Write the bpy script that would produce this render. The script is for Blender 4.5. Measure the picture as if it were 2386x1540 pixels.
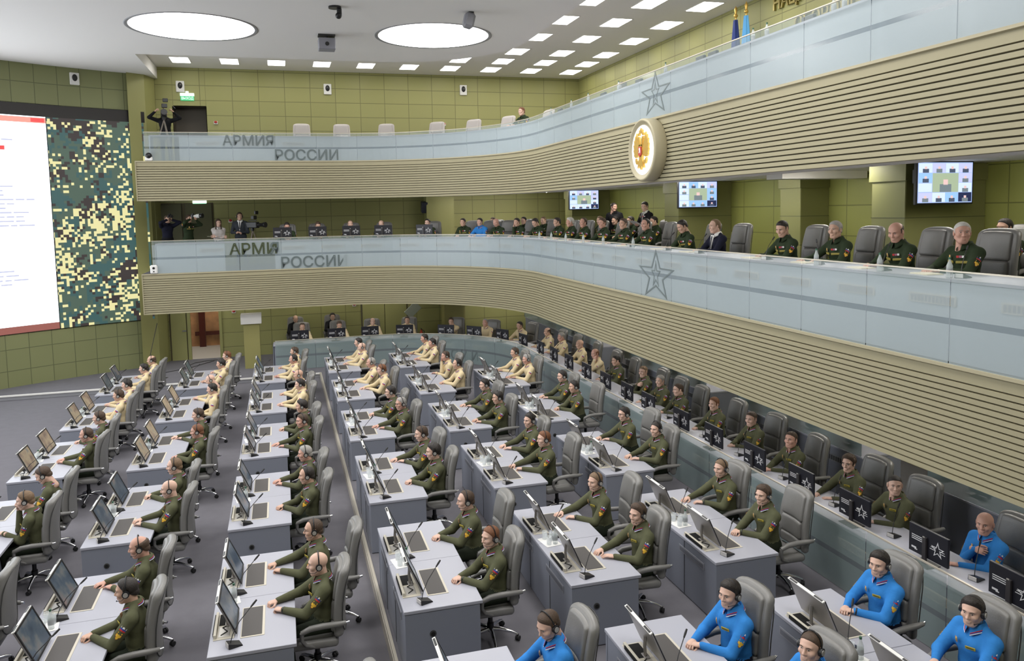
import bpy, math, random
import numpy as np
from mathutils import Vector, Matrix, Euler
import openvdb

# ------------------------------------------------------------------ scene, camera, world, exposure
sc = bpy.context.scene
COL = sc.collection
for o in list(bpy.data.objects):
    bpy.data.objects.remove(o, do_unlink=True)
random.seed(7)
PI = math.pi

F_PX, YAW, PITCH, ROLL, CY = 1852.7, 0.2822, 0.0874, -0.0192, 651.0
cd = bpy.data.cameras.new('camera')
cam = bpy.data.objects.new('camera', cd)
COL.objects.link(cam)
cd.sensor_fit = 'HORIZONTAL'
cd.sensor_width = 36.0
cd.lens = F_PX / 2386.0 * 36.0
cd.shift_y = -(770.0 - CY) / 2386.0
cd.clip_start, cd.clip_end = 0.1, 200.0
_f = Vector((math.sin(YAW) * math.cos(PITCH), math.cos(YAW) * math.cos(PITCH), -math.sin(PITCH)))
_r = Vector((math.cos(YAW), -math.sin(YAW), 0.0))
_u = _r.cross(_f)
_r2 = math.cos(ROLL) * _r + math.sin(ROLL) * _u
_u2 = -math.sin(ROLL) * _r + math.cos(ROLL) * _u
cam.matrix_world = Matrix(((_r2.x, _u2.x, -_f.x, 0.0), (_r2.y, _u2.y, -_f.y, 0.0), (_r2.z, _u2.z, -_f.z, 5.0), (0, 0, 0, 1)))
sc.camera = cam

wd = bpy.data.worlds.new('hall_world')
sc.world = wd
wd.use_nodes = True
wd.node_tree.nodes['Background'].inputs[0].default_value = (0.95, 0.97, 1.0, 1)
wd.node_tree.nodes['Background'].inputs[1].default_value = 0.22

sc.view_settings.view_transform = 'Standard'
sc.view_settings.look = 'None'
sc.view_settings.exposure = 0.32
sc.view_settings.gamma = 1.0
sc.view_settings.use_curve_mapping = False
try:
    sc.cycles.use_denoising = True
    sc.cycles.max_bounces = 8
    sc.cycles.diffuse_bounces = 5
    sc.cycles.glossy_bounces = 2
    sc.cycles.transmission_bounces = 3
    sc.cycles.transparent_max_bounces = 10
    sc.cycles.sample_clamp_indirect = 6.0
except Exception:
    pass

# lamp strengths of the room's luminaires
L_CIRCLE, L_SQUARE, L_STRIP, L_WALL = 9.0, 8.0, 26.0, 2.6

# ------------------------------------------------------------------ helpers
def lin(c):
    return tuple(((v / 255.0) / 12.92) if v / 255.0 <= 0.04045 else (((v / 255.0) + 0.055) / 1.055) ** 2.4 for v in c)

MATS = {}
def mat(name, rgb, rough=0.6, metal=0.0, emit=0.0, ecol=None, alpha=1.0, noise=0.0, nscale=8.0, bump=0.0, bscale=60.0, spec=0.5, coat=0.0):
    """Principled material; noise mottles the colour, bump roughens the surface."""
    if name in MATS:
        return MATS[name]
    m = bpy.data.materials.new(name)
    m.use_nodes = True
    nt = m.node_tree
    b = nt.nodes['Principled BSDF']
    b.inputs['Base Color'].default_value = (*rgb, 1)
    b.inputs['Roughness'].default_value = rough
    b.inputs['Metallic'].default_value = metal
    b.inputs['Specular IOR Level'].default_value = spec
    b.inputs['Alpha'].default_value = alpha
    if coat:
        b.inputs['Coat Weight'].default_value = coat
    if emit:
        b.inputs['Emission Color'].default_value = (*(ecol or rgb), 1)
        b.inputs['Emission Strength'].default_value = emit
    if noise or bump:
        tc = nt.nodes.new('ShaderNodeTexCoord')
        n = nt.nodes.new('ShaderNodeTexNoise')
        n.inputs['Scale'].default_value = nscale
        n.inputs['Detail'].default_value = 3.0
        nt.links.new(tc.outputs['Object'], n.inputs['Vector'])
        if noise:
            mr = nt.nodes.new('ShaderNodeMapRange')
            mr.inputs['To Min'].default_value = 1.0 - noise
            mr.inputs['To Max'].default_value = 1.0 + noise
            nt.links.new(n.outputs['Fac'], mr.inputs['Value'])
            mx = nt.nodes.new('ShaderNodeVectorMath')
            mx.operation = 'SCALE'
            mx.inputs[0].default_value = rgb
            nt.links.new(mr.outputs['Result'], mx.inputs['Scale'])
            nt.links.new(mx.outputs['Vector'], b.inputs['Base Color'])
        if bump:
            n2 = nt.nodes.new('ShaderNodeTexNoise')
            n2.inputs['Scale'].default_value = bscale
            nt.links.new(tc.outputs['Object'], n2.inputs['Vector'])
            bp = nt.nodes.new('ShaderNodeBump')
            bp.inputs['Strength'].default_value = bump
            bp.inputs['Distance'].default_value = 0.01
            nt.links.new(n2.outputs['Fac'], bp.inputs['Height'])
            nt.links.new(bp.outputs['Normal'], b.inputs['Normal'])
    MATS[name] = m
    return m

class MB:
    """Collects shapes and links them as ONE mesh."""
    def __init__(s):
        s.v, s.f, s.mi, s.sm, s.uv = [], [], [], [], []
    def add(s, vs, fs, mi=0, smooth=False, M=None, uvs=None):
        n = len(s.v)
        for p in vs:
            s.v.append(tuple(M @ Vector(p)) if M is not None else tuple(p))
        for k, f in enumerate(fs):
            s.f.append([i + n for i in f])
            s.mi.append(mi)
            s.sm.append(smooth)
            s.uv.append(uvs[k] if uvs else None)
        return s
    def box(s, c, d, mi=0, ch=0.0, M=None):
        x, y, z = d[0] / 2, d[1] / 2, d[2] / 2
        if ch <= 0:
            vs = [(c[0] + a * x, c[1] + b * y, c[2] + e * z) for a in (-1, 1) for b in (-1, 1) for e in (-1, 1)]
            fs = [(0, 1, 3, 2), (4, 6, 7, 5), (0, 4, 5, 1), (2, 3, 7, 6), (0, 2, 6, 4), (1, 5, 7, 3)]
            return s.add(vs, fs, mi, False, M)
        vs, idx = [], {}
        for a in (-1, 1):
            for b in (-1, 1):
                for e in (-1, 1):
                    for ax in range(3):
                        h = [x - ch, y - ch, z - ch]
                        h[ax] += ch
                        idx[(a, b, e, ax)] = len(vs)
                        vs.append((c[0] + a * h[0], c[1] + b * h[1], c[2] + e * h[2]))
        fs = []
        for ax in range(3):
            o1, o2 = [k for k in range(3) if k != ax]
            for sg in (-1, 1):
                q = []
                for (p, r) in ((-1, -1), (1, -1), (1, 1), (-1, 1)):
                    k = [0, 0, 0]
                    k[ax], k[o1], k[o2] = sg, p, r
                    q.append(idx[(*k, ax)])
                fs.append(q if (sg > 0) != (ax == 1) else q[::-1])
        for ax in range(3):
            o1, o2 = [k for k in range(3) if k != ax]
            for p in (-1, 1):
                for r in (-1, 1):
                    k0, k1 = [0, 0, 0], [0, 0, 0]
                    k0[o1] = k1[o1] = p
                    k0[o2] = k1[o2] = r
                    k0[ax], k1[ax] = -1, 1
                    q = [idx[(*k0, o1)], idx[(*k1, o1)], idx[(*k1, o2)], idx[(*k0, o2)]]
                    fs.append(q if (p * r > 0) == (ax != 1) else q[::-1])
        for a in (-1, 1):
            for b in (-1, 1):
                for e in (-1, 1):
                    t = [idx[(a, b, e, k)] for k in range(3)]
                    fs.append(t if a * b * e > 0 else t[::-1])
        return s.add(vs, fs, mi, False, M)
    def rbox(s, c, d, r, n=4, mi=0, M=None, fn=None, mid=3):
        """Rounded, smooth box; fn bends its points."""
        def line(h):
            a = [-h + r - r * math.cos(PI / 2 * i / n) for i in range(n)]
            m_ = [(-h + r) + (2 * h - 2 * r) * i / mid for i in range(mid + 1)]
            return a + m_ + [-q for q in a[::-1]]
        H = [q / 2 for q in d]
        vs, fs, key = [], [], {}
        def vid(p):
            k = tuple(round(q, 6) for q in p)
            if k not in key:
                q = [max(-H[i] + r, min(H[i] - r, p[i])) for i in range(3)]
                dv = Vector([p[i] - q[i] for i in range(3)])
                if dv.length > 1e-9:
                    dv = dv.normalized() * r
                w = Vector(q) + dv + Vector(c)
                if fn:
                    w = Vector(fn(w))
                key[k] = len(vs)
                vs.append(tuple(w))
            return key[k]
        L = [line(h) for h in H]
        for ax in range(3):
            o1, o2 = (ax + 1) % 3, (ax + 2) % 3
            for sg in (-1, 1):
                for i in range(len(L[o1]) - 1):
                    for j in range(len(L[o2]) - 1):
                        q = []
                        for (a, b) in ((i, j), (i + 1, j), (i + 1, j + 1), (i, j + 1)):
                            p = [0, 0, 0]
                            p[ax], p[o1], p[o2] = sg * H[ax], L[o1][a], L[o2][b]
                            q.append(vid(p))
                        fs.append(q if sg > 0 else q[::-1])
        return s.add(vs, fs, mi, True, M)
    def tube(s, pts, r, n=8, mi=0, smooth=True, cap=True, M=None):
        pts = [Vector(p) for p in pts]
        rs = r if isinstance(r, (list, tuple)) else [r] * len(pts)
        vs, fs = [], []
        ref = None
        for i, p in enumerate(pts):
            t = (pts[min(i + 1, len(pts) - 1)] - pts[max(i - 1, 0)]).normalized()
            if ref is None or abs(t.dot(ref)) > 0.95:
                ref = Vector((0, 0, 1)) if abs(t.z) < 0.9 else Vector((1, 0, 0))
            a = (ref - t * ref.dot(t)).normalized()
            ref = a
            b = t.cross(a)
            for k in range(n):
                an = 2 * PI * k / n
                vs.append(tuple(p + rs[i] * (math.cos(an) * a + math.sin(an) * b)))
        for i in range(len(pts) - 1):
            for k in range(n):
                fs.append((i * n + k, i * n + (k + 1) % n, (i + 1) * n + (k + 1) % n, (i + 1) * n + k))
        s.add(vs, fs, mi, smooth, M)
        if cap:
            m = len(vs)
            s.add(vs[:n], [tuple(range(n))[::-1]], mi, False, M)
            s.add(vs[m - n:], [tuple(range(n))], mi, False, M)
        return s
    def cyl(s, c, r, h, n=16, mi=0, M=None, axis='z'):
        d = {'x': (h / 2, 0, 0), 'y': (0, h / 2, 0), 'z': (0, 0, h / 2)}[axis]
        c = Vector(c)
        d = Vector(d)
        return s.tube([c - d, c + d], r, n, mi, True, True, M)
    def lathe(s, prof, n=16, mi=0, M=None, smooth=True):
        vs, fs = [], []
        for (r, z) in prof:
            for k in range(n):
                a = 2 * PI * k / n
                vs.append((r * math.cos(a), r * math.sin(a), z))
        for i in range(len(prof) - 1):
            for k in range(n):
                fs.append((i * n + k, i * n + (k + 1) % n, (i + 1) * n + (k + 1) % n, (i + 1) * n + k))
        s.add(vs, fs, mi, smooth, M)
        return s
    def sphere(s, c, r, n=10, mi=0, M=None):
        r = r if isinstance(r, (tuple, list)) else (r, r, r)
        vs, fs = [], []
        for i in range(n + 1):
            th = PI * i / n
            for k in range(2 * n):
                a = PI * k / n
                vs.append((c[0] + r[0] * math.sin(th) * math.cos(a), c[1] + r[1] * math.sin(th) * math.sin(a), c[2] + r[2] * math.cos(th)))
        w = 2 * n
        for i in range(n):
            for k in range(w):
                fs.append((i * w + k, (i + 1) * w + k, (i + 1) * w + (k + 1) % w, i * w + (k + 1) % w))
        return s.add(vs, fs, mi, True, M)
    def prism(s, poly, z0, z1, mi=0, M=None):
        n = len(poly)
        vs = [(p[0], p[1], z0) for p in poly] + [(p[0], p[1], z1) for p in poly]
        fs = [tuple(range(n))[::-1], tuple(range(n, 2 * n))] + [(i, (i + 1) % n, n + (i + 1) % n, n + i) for i in range(n)]
        return s.add(vs, fs, mi, False, M)
    def mesh(s, name, mats):
        me = bpy.data.meshes.new(name)
        me.from_pydata(s.v, [], s.f)
        for m in (mats if isinstance(mats, (list, tuple)) else [mats]):
            me.materials.append(m)
        me.polygons.foreach_set('material_index', s.mi)
        me.polygons.foreach_set('use_smooth', s.sm)
        if any(u is not None for u in s.uv):
            ul = me.uv_layers.new(name='uv')
            for p in me.polygons:
                u = s.uv[p.index]
                if u:
                    for k, li in enumerate(p.loop_indices):
                        ul.data[li].uv = u[k]
        me.update()
        return me
    def build(s, name, mats, parent=None, M=None):
        return ob(name, s.mesh(name, mats), parent, M)

def ob(name, me, parent=None, M=None):
    o = bpy.data.objects.new(name, me)
    COL.objects.link(o)
    if parent is not None:
        o.parent = parent
    if M is not None:
        o.matrix_local = M
    return o

def tag(o, label=None, cat=None, group=None, kind=None):
    if label:
        for a_, b_ in ((' row from video wall', ' row'), (' of the middle gallery', ''), (' from end wall', ''), (' on the gallery', ''), (' from the video wall end', ''), (' from the camera', ''), (' of the upper gallery', '')):
            if len(label.replace(',', ' ').split()) > 16:
                label = label.replace(a_, b_)
        o['label'] = label
    if cat: o['category'] = cat
    if group: o['group'] = group
    if kind: o['kind'] = kind
    return o

def thing(name, label, cat, loc=(0, 0, 0), rz=0.0, group=None):
    o = bpy.data.objects.new(name, None)
    o.empty_display_size = 0.1
    COL.objects.link(o)
    o.location = loc
    o.rotation_euler = (0, 0, rz)
    return tag(o, label, cat, group)

def struct(name, mb, mats, label=None, M=None):
    o = mb.build(name, mats, None, M)
    return tag(o, label, None, None, 'structure')

def omat(o, slot, m):
    o.material_slots[slot].link = 'OBJECT'
    o.material_slots[slot].material = m

def T(x, y, z):
    return Matrix.Translation((x, y, z))

def RZ(a):
    return Matrix.Rotation(a, 4, 'Z')

def frame(o, x, z):
    """Matrix with origin o, local x along x and local z near z."""
    x = Vector(x).normalized()
    y = Vector(z).cross(x).normalized()
    z = x.cross(y)
    return Matrix(((x.x, y.x, z.x, o[0]), (x.y, y.y, z.y, o[1]), (x.z, y.z, z.z, o[2]), (0, 0, 0, 1)))

def text_mesh(name, body, size, depth, m, bold=False):
    cu = bpy.data.curves.new(name, 'FONT')
    cu.body = body
    cu.size = size
    cu.extrude = depth
    cu.offset = 0.012 * size if bold else 0.0
    cu.resolution_u = 3
    t = bpy.data.objects.new(name, cu)
    COL.objects.link(t)
    dg = bpy.context.evaluated_depsgraph_get()
    me = bpy.data.meshes.new_from_object(t.evaluated_get(dg))
    bpy.data.objects.remove(t, do_unlink=True)
    bpy.data.curves.remove(cu)
    me.name = name
    me.materials.clear()
    me.materials.append(m)
    return me

def path(X, Y, R, off=0.0, x0=-4.0, y0=-4.0, n=28):
    """Front line of the ring and the balconies: along the hall, round the far corner and across it. off > 0 steps back from the hall."""
    cx, cy = X - R, Y - R
    P = []
    N = 26
    for i in range(N):
        P.append((X + off, y0 + (cy - y0) * i / N))
    for i in range(n + 1):
        a = PI / 2 * i / n
        P.append((cx + (R + off) * math.cos(a), cy + (R + off) * math.sin(a)))
    for i in range(1, 9):
        P.append((cx + (x0 - cx) * i / 8, Y + off))
    return P

def pat(X, Y, R, s):
    """Point and inward yaw at length s from (X, 0) along the line: (x, y, angle) where angle 0 faces -x."""
    l1 = (Y - R)
    l2 = R * PI / 2
    if s < l1:
        return (X, s, 0.0)
    if s < l1 + l2:
        a = (s - l1) / R
        return (X - R + R * math.cos(a), Y - R + R * math.sin(a), a)
    return (X - R - (s - l1 - l2), Y, PI / 2)

def sweep(mb, P2, profs, mi=0, smooth=False, uv=False):
    """Walls between point lists of one length at heights: profs = [(points, z), ...]."""
    n = len(P2)
    vs, fs, us = [], [], []
    d = [0.0]
    for a, b in zip(P2, P2[1:]):
        d.append(d[-1] + math.hypot(b[0] - a[0], b[1] - a[1]))
    h = [0.0]
    for (a, z1), (b, z2) in zip(profs, profs[1:]):
        h.append(h[-1] + math.hypot(math.hypot(b[0][0] - a[0][0], b[0][1] - a[0][1]), z2 - z1))
    for (pts, z) in profs:
        vs += [(p[0], p[1], z) for p in pts]
    for k in range(len(profs) - 1):
        for i in range(n - 1):
            fs.append((k * n + i, k * n + i + 1, (k + 1) * n + i + 1, (k + 1) * n + i))
            us.append([(d[i], h[k]), (d[i + 1], h[k]), (d[i + 1], h[k + 1]), (d[i], h[k + 1])])
    return mb.add(vs, fs, mi, smooth, None, us if uv else None)

# ------------------------------------------------------------------ materials of the hall
def panel_mat(name, rgb, w, h, dark=0.55, gap=0.012):
    m = bpy.data.materials.new(name)
    m.use_nodes = True
    nt = m.node_tree
    b = nt.nodes['Principled BSDF']
    b.inputs['Roughness'].default_value = 0.5
    uv = nt.nodes.new('ShaderNodeTexCoord')
    br = nt.nodes.new('ShaderNodeTexBrick')
    br.offset = 0.0
    br.inputs['Scale'].default_value = 1.0
    br.inputs['Brick Width'].default_value = w
    br.inputs['Row Height'].default_value = h
    br.inputs['Mortar Size'].default_value = gap
    br.inputs['Mortar Smooth'].default_value = 0.3
    br.inputs['Color1'].default_value = (*rgb, 1)
    br.inputs['Color2'].default_value = (*[c * 0.94 for c in rgb], 1)
    br.inputs['Mortar'].default_value = (*[c * dark for c in rgb], 1)
    nt.links.new(uv.outputs['UV'], br.inputs['Vector'])
    nt.links.new(br.outputs['Color'], b.inputs['Base Color'])
    bp = nt.nodes.new('ShaderNodeBump')
    bp.invert = True
    bp.inputs['Strength'].default_value = 0.5
    bp.inputs['Distance'].default_value = 0.01
    nt.links.new(br.outputs['Fac'], bp.inputs['Height'])
    nt.links.new(bp.outputs['Normal'], b.inputs['Normal'])
    return m

GREEN = (0.33, 0.325, 0.125)
m_wall = panel_mat('olive wall panels', GREEN, 0.85, 0.49)
m_wallS = panel_mat('olive panels of the screen wall', (0.235, 0.25, 0.115), 0.62, 0.62)
m_wallM = panel_mat('olive panels of the middle gallery', (0.30, 0.31, 0.08), 1.25, 0.62)
m_green = mat('olive paint', GREEN, 0.5)
m_greenD = mat('dark olive paint', (0.10, 0.10, 0.045), 0.5)
m_ceil = mat('white ceiling paint', (0.86, 0.84, 0.83), 0.9)
m_ceil2 = mat('white recessed ceiling paint', (0.87, 0.85, 0.82), 0.9)
m_white = mat('white plaster', (0.75, 0.73, 0.7), 0.8)
m_carpet = mat('grey carpet', (0.165, 0.160, 0.178), 0.95, noise=0.10, nscale=5.0, bump=0.35, bscale=220.0, spec=0.1)
m_slat = mat('beige slat cladding', (0.35, 0.315, 0.20), 0.6)
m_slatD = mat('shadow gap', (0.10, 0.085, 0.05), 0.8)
m_trim = mat('beige trim', (0.42, 0.375, 0.25), 0.5)
m_rail = mat('brushed rail', (0.62, 0.57, 0.48), 0.35, metal=0.35)
m_desk = mat('lilac grey laminate', (0.225, 0.24, 0.29), 0.55)
m_top = mat('pale lilac desktop', (0.40, 0.405, 0.465), 0.4)
m_black = mat('black plastic', (0.012, 0.012, 0.014), 0.35)
m_rubber = mat('black rubber', (0.015, 0.015, 0.016), 0.7)
m_dark = mat('dark hole', (0.004, 0.004, 0.004), 0.9)
m_silver = mat('brushed aluminium', (0.55, 0.53, 0.5), 0.38, metal=0.55)
m_back = mat('grey metal monitor back', (0.36, 0.34, 0.325), 0.38, metal=0.6)
m_chrome = mat('chrome', (0.8, 0.8, 0.82), 0.12, metal=1.0)
m_pad = mat('dark taupe inlay', (0.075, 0.068, 0.066), 0.6)
m_cream = mat('cream frame', (0.6, 0.56, 0.47), 0.5)
m_paper = mat('white paper', (0.82, 0.81, 0.79), 0.8)
m_leather = mat('grey leather', (0.20, 0.195, 0.188), 0.36, noise=0.08, nscale=9.0, bump=0.12, bscale=70.0)
m_leatherL = mat('pale chair cover', (0.56, 0.52, 0.50), 0.7)
m_seam = mat('dark piping', (0.05, 0.05, 0.05), 0.6)
m_label = mat('white print', (0.6, 0.6, 0.62), 0.6)
m_gold = mat('gold', (0.75, 0.48, 0.12), 0.35, metal=0.6)
m_goldL = mat('gold lettering', (0.34, 0.28, 0.10), 0.3, metal=0.7)
m_red = mat('red', (0.5, 0.03, 0.03), 0.5)
m_blueS = mat('blue stripe', (0.03, 0.06, 0.35), 0.6)
m_lamp = mat('lit lamp diffuser', (1, 1, 1), 0.5, emit=L_SQUARE, ecol=(1.0, 0.965, 0.90))
m_lampC = mat('lit round diffuser', (1, 1, 1), 0.5, emit=L_CIRCLE, ecol=(1.0, 0.985, 0.96))
m_strip = mat('lit strip lamp', (1, 1, 1), 0.5, emit=L_STRIP, ecol=(1.0, 0.96, 0.88))
m_greyB = mat('grey casing', (0.27, 0.27, 0.29), 0.5)

def film(name, rgb, a, rough=0.22):
    m = bpy.data.materials.new(name)
    m.use_nodes = True
    b = m.node_tree.nodes['Principled BSDF']
    b.inputs['Base Color'].default_value = (*rgb, 1)
    b.inputs['Roughness'].default_value = rough
    b.inputs['Alpha'].default_value = a
    return m
m_film = film('frosted glass', (0.43, 0.50, 0.525), 0.58)
m_filmB = film('clear glass band', (0.20, 0.25, 0.28), 0.55, 0.1)
m_filmT = film('clear glass', (0.42, 0.5, 0.5), 0.35, 0.06)
m_filmR = film('greenish frosted glass', (0.27, 0.345, 0.34), 0.62)
m_etch = film('etched lettering', (0.15, 0.185, 0.19), 0.72, 0.3)
m_etchD = film('clear lettering', (0.07, 0.085, 0.05), 0.9, 0.2)
m_glass = film('drinking glass', (0.75, 0.8, 0.82), 0.30, 0.05)

# ------------------------------------------------------------------ the hall
XB, YB, RB = 6.70, 25.75, 5.3          # balcony fronts
XR, YR, RR = 6.62, 25.55, 3.8          # ring of desks
ZP, ZM, ZU = 0.14, 3.297, 6.64         # platform, middle gallery, upper gallery
YW, XW = 28.7, 11.1                    # end wall, side wall
def rect(mb, x0, x1, y0, y1, z, mi=0):
    return mb.add([(x0, y0, z), (x1, y0, z), (x1, y1, z), (x0, y1, z)], [(0, 1, 2, 3)], mi)
def wallq(mb, a, b, z0, z1, mi=0, z00=0.0):
    L = math.hypot(b[0] - a[0], b[1] - a[1])
    return mb.add([(a[0], a[1], z0), (b[0], b[1], z0), (b[0], b[1], z1), (a[0], a[1], z1)], [(0, 1, 2, 3)], mi, False, None,
                  [[(0, z0 - z00), (L, z0 - z00), (L, z1 - z00), (0, z1 - z00)]])

f = MB()
rect(f, -16, 12, -5, 30, 0.0)
struct('floor', f, m_carpet, 'grey carpet of the hall')
f = MB()
f.prism([(1.0, -5), (12, -5), (12, 28.7), (-8.5, 28.7), (-8.5, 24.72), (1.0, 24.72)], 0.001, ZP)
struct('floor_platform', f, m_carpet, 'raised carpeted platform')
f = MB()
f.box((0.99, 9.86, 0.078), (0.02, 29.72, 0.156), ch=0.004)
f.box((1.012, 9.86, ZP + 0.008), (0.04, 29.72, 0.016))
struct('trim_1', f, m_rail, 'pale metal edge strip along the platform step')
f = MB()
f.box((-3.6, 24.70, ZP - 0.015), (9.2, 0.05, 0.05), ch=0.006)
struct('trim_2', f, m_white, 'white nosing of the step before the end wall')
f = MB()
f.box((-3.6, 24.712, 0.05), (9.2, 0.02, 0.09))
struct('trim_3', f, m_greyB, 'dark riser of the step before the end wall')

# end wall, with the doorways of the three levels
f = MB()
DX0, DX1 = -3.04, -2.13
wallq(f, (-3.75, YW), (DX0, YW), 0, 3.3)
wallq(f, (DX0, YW), (DX1, YW), 2.25, 3.3)
wallq(f, (DX1, YW), (XW, YW), 0, 3.3)
wallq(f, (-4.2, YW), (XW, YW), 3.3, ZU, 0)
wallq(f, (-3.75, YW), (-3.22, YW), ZU, 9.9)
wallq(f, (-3.22, YW), (-2.2, YW), 8.62, 9.9)
wallq(f, (-2.2, YW), (XW, YW), ZU, 9.9)
struct('wall_end', f, m_wall, 'olive panelled end wall')
f = MB()
wallq(f, (-3.22, YW + 0.6), (-2.2, YW + 0.6), ZU, 8.62)
f.box((-2.7, YW + 0.3, 8.63), (1.02, 0.6, 0.02))
f.box((-3.23, YW + 0.3, 7.63), (0.02, 0.6, 1.98))
f.box((-2.19, YW + 0.3, 7.63), (0.02, 0.6, 1.98))
struct('door_3', f, mat('brown door', (0.085, 0.07, 0.05), 0.5), 'brown door recess of the upper gallery')
# side return between the video wall and the end wall
f = MB()
wallq(f, (-3.95, 27.95), (-3.75, YW), 0, 9.55)
wallq(f, (-4.4, 27.6), (-3.95, 27.95), 0, 9.55)
struct('wall_return', f, m_green, 'narrow olive return beside the video wall')
f = MB()
f.box((-2.09, YW - 0.02, 1.2), (0.09, 0.06, 2.2))
f.box((-3.10, YW - 0.02, 1.2), (0.10, 0.06, 2.2))
f.box((-2.59, YW - 0.02, 2.28), (1.1, 0.06, 0.09))
struct('trim_4', f, m_green, 'olive frame of the open doorway')
f = MB()
wallq(f, (-3.5, 31.6), (-1.5, 31.6), 0.1, 3.2)
struct('wall_corridor', f, mat('veined marble', (0.62, 0.33, 0.16), 0.35, noise=0.75, nscale=2.2), 'veined brown marble wall beyond the doorway')
f = MB()
rect(f, -4, -1, 28.7, 31.6, 0.135)
struct('floor_corridor', f, mat('pale stone', (0.62, 0.58, 0.52), 0.4), 'pale stone floor beyond the doorway')
f = MB()
f.box((-2.35, 31.5, 0.62), (1.7, 0.08, 0.14))
f.box((-2.93, 31.4, 1.5), (0.22, 0.1, 2.9))
struct('trim_5', f, mat('mahogany', (0.10, 0.018, 0.012), 0.4), 'mahogany frame beyond the doorway')

# video wall: a curve that bends towards the desks
SC0, SR0 = (2.2, 12.6), 16.55
def sw(t):                    # t: metres from the end wall along the curve
    a0 = math.atan2(27.95 - SC0[1], -3.95 - SC0[0])
    a = a0 + t / SR0
    return (SC0[0] + SR0 * math.cos(a), SC0[1] + SR0 * math.sin(a), a)
f = MB()
pts = [sw(t * 0.4)[:2] for t in range(0, 70)]
sweep(f, pts, [(pts, 0.0), (pts, 1.68)], 0, True, True)
sweep(f, pts, [(pts, 8.34), (pts, 9.6)], 0, True, True)
struct('wall_screen', f, m_wallS, 'olive tiled wall above and below the video wall')
f = MB()
sweep(f, pts, [([sw(t * 0.4)[:2] for t in range(0, 70)], 1.66), (pts, 8.36)], 0, True)
struct('wall_screen_back', f, m_black, 'black recess behind the video wall')

# ceilings
def roofpoly(off=0.0):
    P = path(6.6, 24.5, 3.6, off, x0=-3.65, y0=-5)
    return P
f = MB()
P = roofpoly()
f.prism([(p[0], p[1]) for p in P] + [(-3.65, 28.75), (-17, 28.75), (-17, -5)], 9.5, 9.86)
struct('ceiling', f, m_ceil, 'white main ceiling with a rounded edge')
f = MB()
rect(f, -3.75, XW + 0.2, -5, YW + 0.1, 9.88)
struct('ceiling_recess', f, m_ceil2, 'white recessed ceiling over the galleries')
f = MB()
wallq(f, (XW, YW), (XW, -5), ZU, 9.9)
struct('wall_side_upper', f, m_wall, 'olive panelled side wall of the upper gallery')
f = MB()
wallq(f, (XW, YW), (XW, -5), ZM, ZU)
struct('wall_side_middle', f, m_wallM, 'olive panelled side wall of the middle gallery')
f = MB()
wallq(f, (XW, YW), (XW, -5), 0, 3.3)
struct('wall_side_lower', f, m_wallM, 'olive panelled side wall below the galleries')
f = MB()
wallq(f, (-17, -5), (12, -5), 0, 9.9)
wallq(f, (-17, 29), (-17, -5), 0, 9.9)
struct('wall_back', f, m_wall, 'olive walls behind the rows')

# galleries: slab, slat cladding, end caps
def gallery(name, zf, zb, zslab, what):
    P0 = path(XB, YB, RB)
    def off(d): return path(XB, YB, RB, d)
    mb = MB()
    ring = [(p[0], p[1]) for p in off(0.06)] + [(-4.0, YW), (XW, YW), (XW, -4)]
    mb.prism(ring, zslab, zf - 0.03)
    s = struct('floor_' + name, mb, [m_ceil2], 'floor slab of the %s gallery' % what)
    mb = MB()
    ring2 = [(p[0], p[1]) for p in off(0.02)] + [(-3.98, YW), (XW, YW), (XW, -4)]
    mb.add([(p[0], p[1], zf) for p in ring2], [tuple(range(len(ring2)))])
    struct('floor_' + name + '_carpet', mb, m_carpet, 'carpet of the %s gallery' % what)
    mb = MB()
    n = 16 if name == 'middle' else 14
    ztop = zf - 0.16
    pitch = (ztop - zb) / n
    prof = [(off(0.10), zf), (off(-0.03), zf), (off(-0.03), zf - 0.035), (off(0.0), zf - 0.05), (off(0.0), ztop)]
    mi = [1, 1, 1, 0]
    for i in range(n):
        z = ztop - i * pitch
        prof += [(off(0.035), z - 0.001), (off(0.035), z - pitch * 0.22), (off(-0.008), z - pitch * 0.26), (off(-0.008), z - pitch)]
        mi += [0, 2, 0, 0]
    prof += [(off(0.12), zb)]
    mi += [0]
    mb2 = MB()
    for k in range(len(prof) - 1):
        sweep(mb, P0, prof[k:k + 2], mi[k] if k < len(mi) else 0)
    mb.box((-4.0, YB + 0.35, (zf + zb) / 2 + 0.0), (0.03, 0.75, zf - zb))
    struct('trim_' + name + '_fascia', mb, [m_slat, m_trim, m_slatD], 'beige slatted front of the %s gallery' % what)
gallery('middle', ZM, 2.073, 2.95, 'middle')
gallery('upper', ZU, 5.463, 5.62, 'upper')

# white soffit band and downstand under the upper gallery, columns of the middle gallery
f = MB()
for (a, b) in ((0.10, 0.75),):
    sweep(f, path(XB, YB, RB), [(path(XB, YB, RB, a), 5.47), (path(XB, YB, RB, b), 5.47), (path(XB, YB, RB, b), 5.62)])
f.box((10.0, 13.2, 5.56), (1.9, 0.5, 0.16))
struct('ceiling_soffit', f, m_white, 'white soffit band under the upper gallery')
for i, (x, y, w, d) in enumerate(((10.3, 10.75, 1.6, 0.75), (10.35, 18.4, 1.5, 0.75), (10.4, 26.2, 1.4, 0.7), (10.75, 14.6, 0.7, 0.7), (10.75, 7.7, 0.7, 0.9))):
    f = MB()
    f.box((x, y, 4.45), (w, d, 2.34), ch=0.01)
    f.box((x, y, 5.47), (w + 0.06, d + 0.06, 0.26))
    for zz in (4.15, 4.75):
        f.box((x, y, zz), (w + 0.006, d + 0.006, 0.012), 1)
    struct('wall_column_%d' % (i + 1), f, [mat('olive column', (0.24, 0.24, 0.09), 0.5), m_greenD], 'olive column of the middle gallery')
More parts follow.
